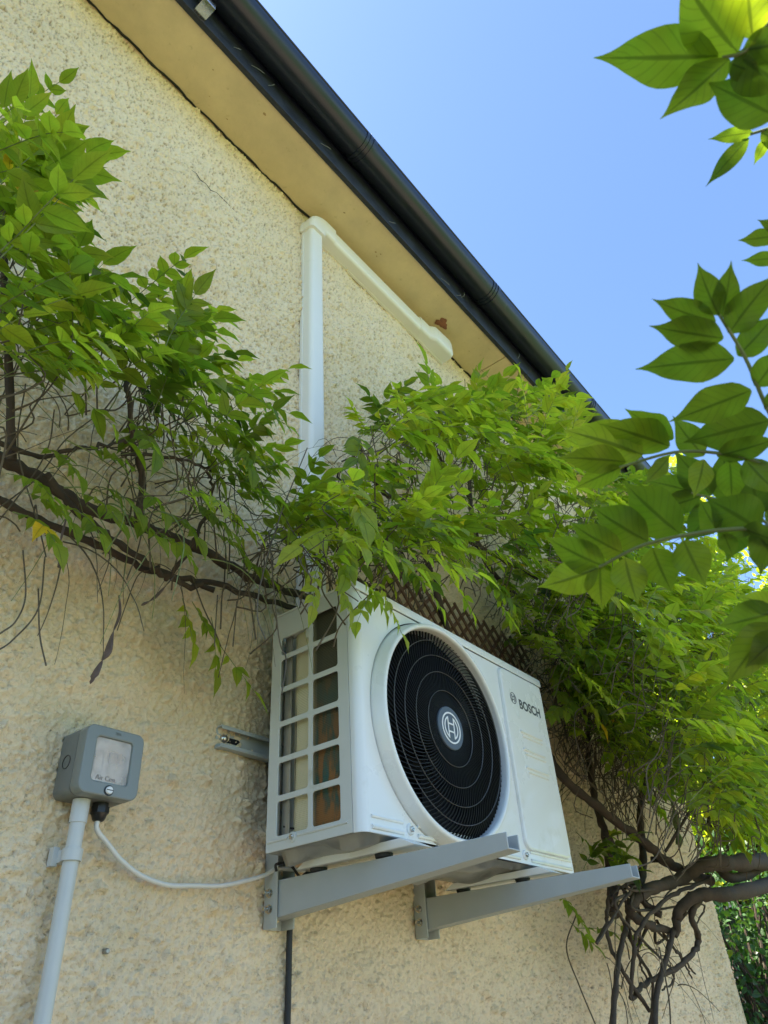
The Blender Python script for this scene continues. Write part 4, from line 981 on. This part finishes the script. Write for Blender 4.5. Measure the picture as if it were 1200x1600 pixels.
# --- big plant on the right with its twisted trunk
pr_ = thing('wisteria', (2.6, -.25, 1.4), 'large wisteria with thick twisted brown stems by the house corner right of the unit', 'climbing plant', 'wisteria growing on the house wall')
def st(pts, r0, r1, **k): return branch(pr_, [A(*p) for p in pts], r0 * .74, r1 * .74, name='stem', wob=.003, k=10, **k)
st([(845, 1160, -.09), (880, 1215, -.13), (940, 1265, -.17), (1000, 1312, -.21), (1060, 1358, -.26), (1110, 1375, -.30)], .019, .023)
st([(1230, 1345, -.50), (1160, 1348, -.44), (1100, 1352, -.36), (1060, 1375, -.28), (1010, 1392, -.24), (985, 1420, -.22), (1010, 1445, -.22), (1060, 1455, -.24)], .040, .013)
st([(1230, 1375, -.48), (1150, 1395, -.42), (1090, 1400, -.34), (1060, 1425, -.28), (1055, 1460, -.25)], .036, .015)
st([(1230, 1330, -.46), (1150, 1372, -.40), (1110, 1345, -.34), (1070, 1360, -.28), (1020, 1340, -.2)], .026, .013)
st([(1100, 1395, -.32), (1080, 1430, -.30), (1092, 1470, -.27), (1060, 1510, -.24), (1010, 1535, -.2), (985, 1560, -.2)], .015, .009)
st([(985, 1560, -.2), (990, 1500, -.22), (1000, 1450, -.24), (1050, 1400, -.28), (1110, 1375, -.32)], .008, .009)
st([(955, 1640, -.24), (962, 1540, -.22), (972, 1470, -.20), (990, 1420, -.20), (1005, 1400, -.22)], .011, .010)
st([(1022, 1640, -.26), (1025, 1560, -.24), (1040, 1500, -.24), (1060, 1440, -.26), (1080, 1400, -.3)], .012, .011)
st([(1015, 1580, -.22), (975, 1520, -.20), (952, 1470, -.18), (948, 1420, -.18), (960, 1380, -.18)], .008, .008)
st([(1010, 1640, -.16), (1020, 1540, -.18), (990, 1480, -.19), (970, 1430, -.19), (960, 1400, -.2), (1000, 1370, -.22)], .007, .006)
st([(960, 1430, -.18), (952, 1350, -.15), (945, 1300, -.13), (930, 1250, -.11), (920, 1180, -.10), (915, 1050, -.09)], .022, .013)
st([(1000, 1390, -.2), (1005, 1340, -.16), (1000, 1270, -.14), (1010, 1210, -.13), (1012, 1150, -.13), (1000, 1080, -.14), (985, 960, -.15)], .020, .011)
st([(945, 1300, -.13), (975, 1350, -.17), (1000, 1400, -.21), (1030, 1430, -.25)], .017, .014)
st([(985, 960, -.15), (945, 900, -.16), (935, 850, -.16), (960, 790, -.18)], .008, .004)
st([(1010, 1150, -.13), (1060, 1060, -.2), (1100, 980, -.25), (1150, 900, -.3)], .009, .004)
st([(1040, 1330, -.3), (1090, 1260, -.4), (1150, 1290, -.44), (1220, 1310, -.5)], .007, .005)
for a_ in range(10):
    p0 = (rng.uniform(940, 1040), rng.uniform(1350, 1460), -rng.uniform(.12, .26)); p3 = (rng.uniform(950, 1090), rng.uniform(1370, 1560), -rng.uniform(.14, .28))
    st([p0, (p0[0] - rng.uniform(-30, 40), p0[1] + 30, p0[2] - .02), (p3[0] + rng.uniform(-30, 30), p3[1] - 30, p3[2]), p3], .0065, .004)
lv = Leaves(); stm = MB(); tw = MB()
hullR = [(830, 900), (860, 860), (900, 830), (930, 740), (1000, 690), (1060, 690), (1110, 710), (1260, 740), (1260, 1345), (1180, 1350), (1130, 1300), (1060, 1310), (1030, 1250), (960, 1230), (900, 1130), (850, 1080)]
coreR1 = [(900, 740), (1000, 720), (1100, 730), (1240, 770), (1240, 1010), (1000, 960), (880, 900)]
coreR2 = [(960, 960), (1100, 930), (1240, 960), (1240, 1310), (1120, 1300), (1040, 1260), (1030, 1120)]
coreR3 = [(860, 960), (960, 960), (1030, 1120), (1040, 1210), (960, 1180), (880, 1080)]
scatter(lv, stm, coreR1, hullR, 380, (-.62, -.12), (.13, .24), .060, (4, 8), .50, (.0, -.7, .1), twigs=tw)
scatter(lv, stm, coreR2, hullR, 620, (-.70, -.10), (.13, .24), .062, (4, 8), .52, (-.1, -.7, .0), twigs=tw)
scatter(lv, stm, coreR3, hullR, 210, (-.42, -.12), (.12, .22), .055, (4, 7), .50, (-.2, -.7, .0), twigs=tw)
scatter(lv, stm, [(890, 1340), (930, 1300), (980, 1300), (960, 1400), (900, 1390)], [(880, 1280), (1010, 1280), (1010, 1400), (900, 1420)], 10, (-.22, -.06), (.10, .16), .055, (4, 6), .4, (-.1, -.7, .0))
for bp, tp in (((880, 1400), (905, 1440)), ((900, 1450), (985, 1445)), ((890, 1440), (930, 1475)), ((960, 1440), (1005, 1475)), ((870, 1395), (900, 1420)), ((900, 1300), (935, 1330)), ((1190, 1400), (1160, 1440))):
    a_, b_ = at(*bp, -.10), at(*tp, -.16); compound(lv, stm, a_, b_ - a_, np.linalg.norm(b_ - a_), 4, .045, .3, .42)
scatter(lv, stm, [(830, 890), (960, 850), (1010, 960), (1000, 1040), (880, 1010)], [(790, 850), (1060, 800), (1060, 1120), (860, 1080), (800, 960)], 90, (-.34, -.10), (.12, .20), .052, (4, 7), .55, (-.1, -.7, .0), twigs=tw)
scatter(lv, stm, [(880, 1050), (960, 1040), (1040, 1180), (1040, 1270), (960, 1200)], [(850, 1040), (1000, 1000), (1100, 1200), (1080, 1310), (980, 1290), (900, 1180)], 60, (-.36, -.12), (.12, .20), .050, (4, 7), .45, (-.1, -.7, .0), twigs=tw)
scatter(lv, stm, [(770, 880), (880, 860), (910, 1000), (860, 1040), (840, 1020)], [(740, 830), (980, 830), (980, 1120), (870, 1090), (770, 990)], 80, (-.30, -.08), (.11, .18), .050, (4, 7), .55, (-.8, -.5, -.1), twigs=tw)
scatter(lv, stm, [(850, 1040), (930, 1020), (990, 1160), (980, 1240), (900, 1170)], [(845, 1000), (1010, 980), (1060, 1180), (1040, 1290), (960, 1270), (870, 1180)], 60, (-.30, -.10), (.11, .18), .048, (4, 7), .45, (-.8, -.5, -.1), twigs=tw)
# tangle of old twigs behind the unit
whiskers(tw, 360, [(830, 930), (960, 950), (1010, 1130), (1030, 1250), (960, 1260), (880, 1200), (850, 1080)], (-.16, -.02), (.12, .40), r=(.0012, .0038), fall=.45, out=.25)
whiskers(tw, 90, [(1000, 900), (1220, 900), (1220, 1330), (1040, 1280)], (-.6, -.1), (.15, .4), r=(.001, .003), fall=.6)
whiskers(tw, 24, [(900, 1380), (1090, 1400), (1060, 1560), (960, 1560)], (-.25, -.05), (.15, .4), r=(.001, .0022), fall=1.2, out=.2)
for a_ in ([(1010, 1140), (1035, 1200), (1050, 1250), (1065, 1300)], [(900, 1430), (885, 1480), (905, 1540), (930, 1600)], [(1030, 1480), (1045, 1560), (1048, 1620)]):
    tw.tube(spline([A(x, y_, -.3 if x > 950 else -.04) for x, y_ in a_], 7), .0022, 5)
lv.build('foliage', 'leafR', pr_); two_tone(tw, stm, pr_)
pod(pr_, [A(1046, 1225, -.34), A(1052, 1262, -.34), A(1058, 1290, -.34), A(1063, 1325, -.34)], .0150, 'greenpod')

# --- sprays close to the camera
def spray(label, stem_pts, leaves, dist, r=.0016, group=None):
    q = [atd(x, y, d) for x, y, d in stem_pts]; o = thing('wisteria_spray', tuple(q[0]), label, 'leaf spray', group)
    MB().tube(spline(q, 8), np.linspace(r, r * .6, (len(q) - 1) * 8 + 1), 8).build('stem', 'stalk', o)
    for row in leaves:
        tip, base, W, tn = row; L1 = Leaves('fine'); lf(L1, tip, base, dist, W, tn, rng.uniform(-.012, .012), .22, fold=.10); L1.build('leaf', 'leafF', o)
    return o
spray('close spray of long green leaves against the blue sky at the right edge', [(1240, 700, .52), (1200, 640, .52), (1165, 560, .52), (1124, 492, .52)],
      [((992, 572), (1147, 561), 1.0, .42), ((1045, 660), (1174, 610), 1.05, .45), ((1013, 512), (1130, 529), 1.1, .45), ((1015, 477), (1118, 503), 1.0, .42), ((1084, 414), (1123, 492), 1.15, .5), ((1152, 408), (1126, 497), 1.0, .42),
       ((1208, 420), (1139, 521), 1.15, .40), ((1218, 492), (1153, 556), 1.2, .38), ((1230, 545), (1180, 604), 1.3, .40), ((1250, 600), (1195, 640), 1.3, .4)], .52, group='sprays of big leaves close by')
spray('close pale green spray of big leaves hiding the far end of the gutter', [(1260, 745, .56), (1200, 728, .56), (1150, 712, .56), (1060, 706, .56), (968, 730, .56)],
      [((974, 641), (1052, 686), 1.3, .62), ((884, 664), (1004, 711), 1.35, .8), ((940, 655), (1046, 698), 1.3, .7), ((870, 708), (977, 722), .95, .8), ((893, 762), (970, 730), 1.0, .75), ((1067, 690), (1202, 658), 1.3, .32), ((1045, 655), (1100, 712), 1.2, .5),
       ((1010, 760), (1045, 715), 1.0, .6), ((1090, 780), (1100, 718), 1.3, .75), ((1225, 690), (1120, 712), .9, .3), ((1215, 780), (1165, 718), 1.3, .35), ((1148, 790), (1140, 720), 1.3, .5)], .56, group='sprays of big leaves close by')
spray('close dark green spray of broad hanging leaves above the right of the unit', [(1260, 800, .50), (1200, 822, .50), (1110, 830, .50), (1010, 850, .50), (936, 886, .50)],
      [((846, 846), (946, 886), 1.15, .70), ((844, 926), (934, 888), 1.25, .66), ((936, 955), (938, 886), 1.5, .70), ((990, 946), (977, 872), 1.6, .66), ((1045, 930), (1020, 856), 1.6, .62), ((1101, 918), (1068, 844), 1.6, .55),
       ((1146, 872), (1131, 834), 1.6, .3), ((884, 822), (972, 864), 1.1, .6), ((918, 797), (1012, 846), 1.45, .5), ((966, 758), (1062, 834), 1.6, .42), ((1088, 782), (1122, 830), 1.5, .3), ((1108, 772), (1186, 828), 1.9, .2), ((1230, 850), (1160, 826), 1.5, .3), ((1225, 900), (1180, 826), 1.4, .3)], .50, group='sprays of big leaves close by')
spray('close spray of yellow green leaves hanging from the top right corner', [(1260, -10, .54), (1200, 40, .54), (1165, 80, .54), (1128, 90, .54)],
      [((927, 94), (1122, 88), 1.0, .62), ((1035, 190), (1140, 92), 1.2, .60), ((1046, -36), (1152, 82), 1.35, .85), ((1160, -60), (1176, 60), 1.3, .9), ((1235, 150), (1150, 84), 1.6, .5), ((1105, 125), (1212, 182), 1.35, .38), ((1250, 60), (1160, 80), 1.4, .5), ((1190, 120), (1140, 98), 1.5, .42)], .54, group='sprays of big leaves close by')
spray('small dark spray of narrow leaves below the top right corner spray', [(1250, 170, .66), (1215, 195, .66), (1172, 210, .66)],
      [((1106, 215), (1176, 207), .8, .25), ((1100, 290), (1170, 216), .7, .2), ((1174, 257), (1200, 216), .9, .25), ((1230, 240), (1190, 205), 1.1, .2)], .66, group='sprays of big leaves close by')
spray('three leaf tips poking in at the right edge beneath the hanging sprays', [(1240, 350, .60), (1215, 380, .60), (1205, 410, .60)],
      [((1152, 378), (1216, 368), 1.1, .45), ((1185, 340), (1225, 362), .9, .3), ((1158, 410), (1222, 402), .9, .45)], .60, group='sprays of big leaves close by')
spray('pair of broad dark leaves at the right edge beside the thick foliage', [(1260, 930, .50), (1225, 945, .50), (1200, 958, .50)],
      [((1122, 984), (1215, 955), 1.3, .42), ((1126, 1066), (1210, 975), 1.1, .45), ((1150, 930), (1220, 950), 1.2, .75), ((1160, 1040), (1225, 990), 1.3, .42)], .50, group='sprays of big leaves close by')

spray('dark shaded spray of overlapping leaves behind the hanging one at the right edge', [(1280, 860, .64), (1220, 830, .64), (1150, 790, .64), (1080, 770, .64)],
      [((1010, 745), (1085, 770), 1.2, .3), ((1030, 800), (1095, 775), 1.3, .25), ((1060, 700), (1110, 775), 1.3, .3), ((1075, 850), (1125, 785), 1.4, .2), ((1120, 700), (1145, 785), 1.4, .25), ((1140, 880), (1160, 800), 1.4, .2),
       ((1175, 720), (1185, 805), 1.4, .15), ((1190, 900), (1200, 820), 1.5, .2), ((1225, 760), (1215, 830), 1.3, .2)], .64, group='sprays of big leaves close by')

# ---------------------------------------------------------------- garden beyond the corner and in front of the house
M['timber'] = simple('dark_shed_roof', (0.045, 0.05, 0.065), 0.6, var=.2)
sh = thing('garden_shed', (8.3, 1.4, 0), 'dark roofed shed glimpsed past the house corner under the twisted stems', 'shed')
MB().box((7.4, .9, 0), (9.2, 2.5, 2.15)).build('shed_wall', 'timber', sh)
MB().sweep([(7.25, .75, 2.16), (7.25, 2.65, 2.16), (7.25, 1.7, 2.5)], (0, 0, 0), (2.1, 0, 0)).build('shed_roof', 'timber', sh)
def bush(name, label, cat, c, rad, nl, size, m='hedge', group=None, parent_h=1.0):
    o = thing(name, (c[0], c[1], 0), label, cat, group); lv = Leaves(); tw = MB(); hub = np.array([c[0], c[1], c[2] - rad[2] * .6])
    tw.tube([(c[0], c[1], 0), hub], [.06, .05], 8)
    ncl = max(10, nl // 45); 
    for k in range(ncl):
        v = nrm(rng.normal(size=3)); p = np.array(c) + v * np.array(rad) * rng.uniform(.55, 1.0); tw.tube(spline([hub, (hub + p) / 2 + rnd3(.1), p], 4), np.linspace(.03, .006, 9), 5, cap=False); tn = rng.uniform(.2, .9)
        for j in range(45):
            q = p + rng.normal(0, 1, 3) * np.array(rad) * .16; q[2] = max(q[2], .05); d = nrm(v + rnd3(.7) + np.array([0, 0, -.2])); lv.add(q, d, nrm(rng.normal(size=3) + np.array([0, 0, 1.0])), size * rng.uniform(.6, 1.2), 1.2, float(np.clip(tn + rng.normal(0, .1), 0, .94)))
    lv.build('crown', m, o); tw.build('trunk', 'bark', o); return o
bush('shrub', 'dark green fern like shrub beyond the lower right corner of the wall', 'shrub', (6.5, .55, 1.15), (1.0, .9, 1.25), 14000, .065)
bush('tree', 'leafy tree beyond the house corner behind the right foliage', 'tree', (9.6, .9, 3.4), (2.2, 2.4, 2.0), 16000, .16, 'leafR')
bush('shrub', 'unseen shrub added left of the view to shade the lower left wall', 'shrub', (-1.15, -1.75, 1.2), (.75, .7, 1.1), 6000, .12)  # stands out of view, added only to darken the lower left wall
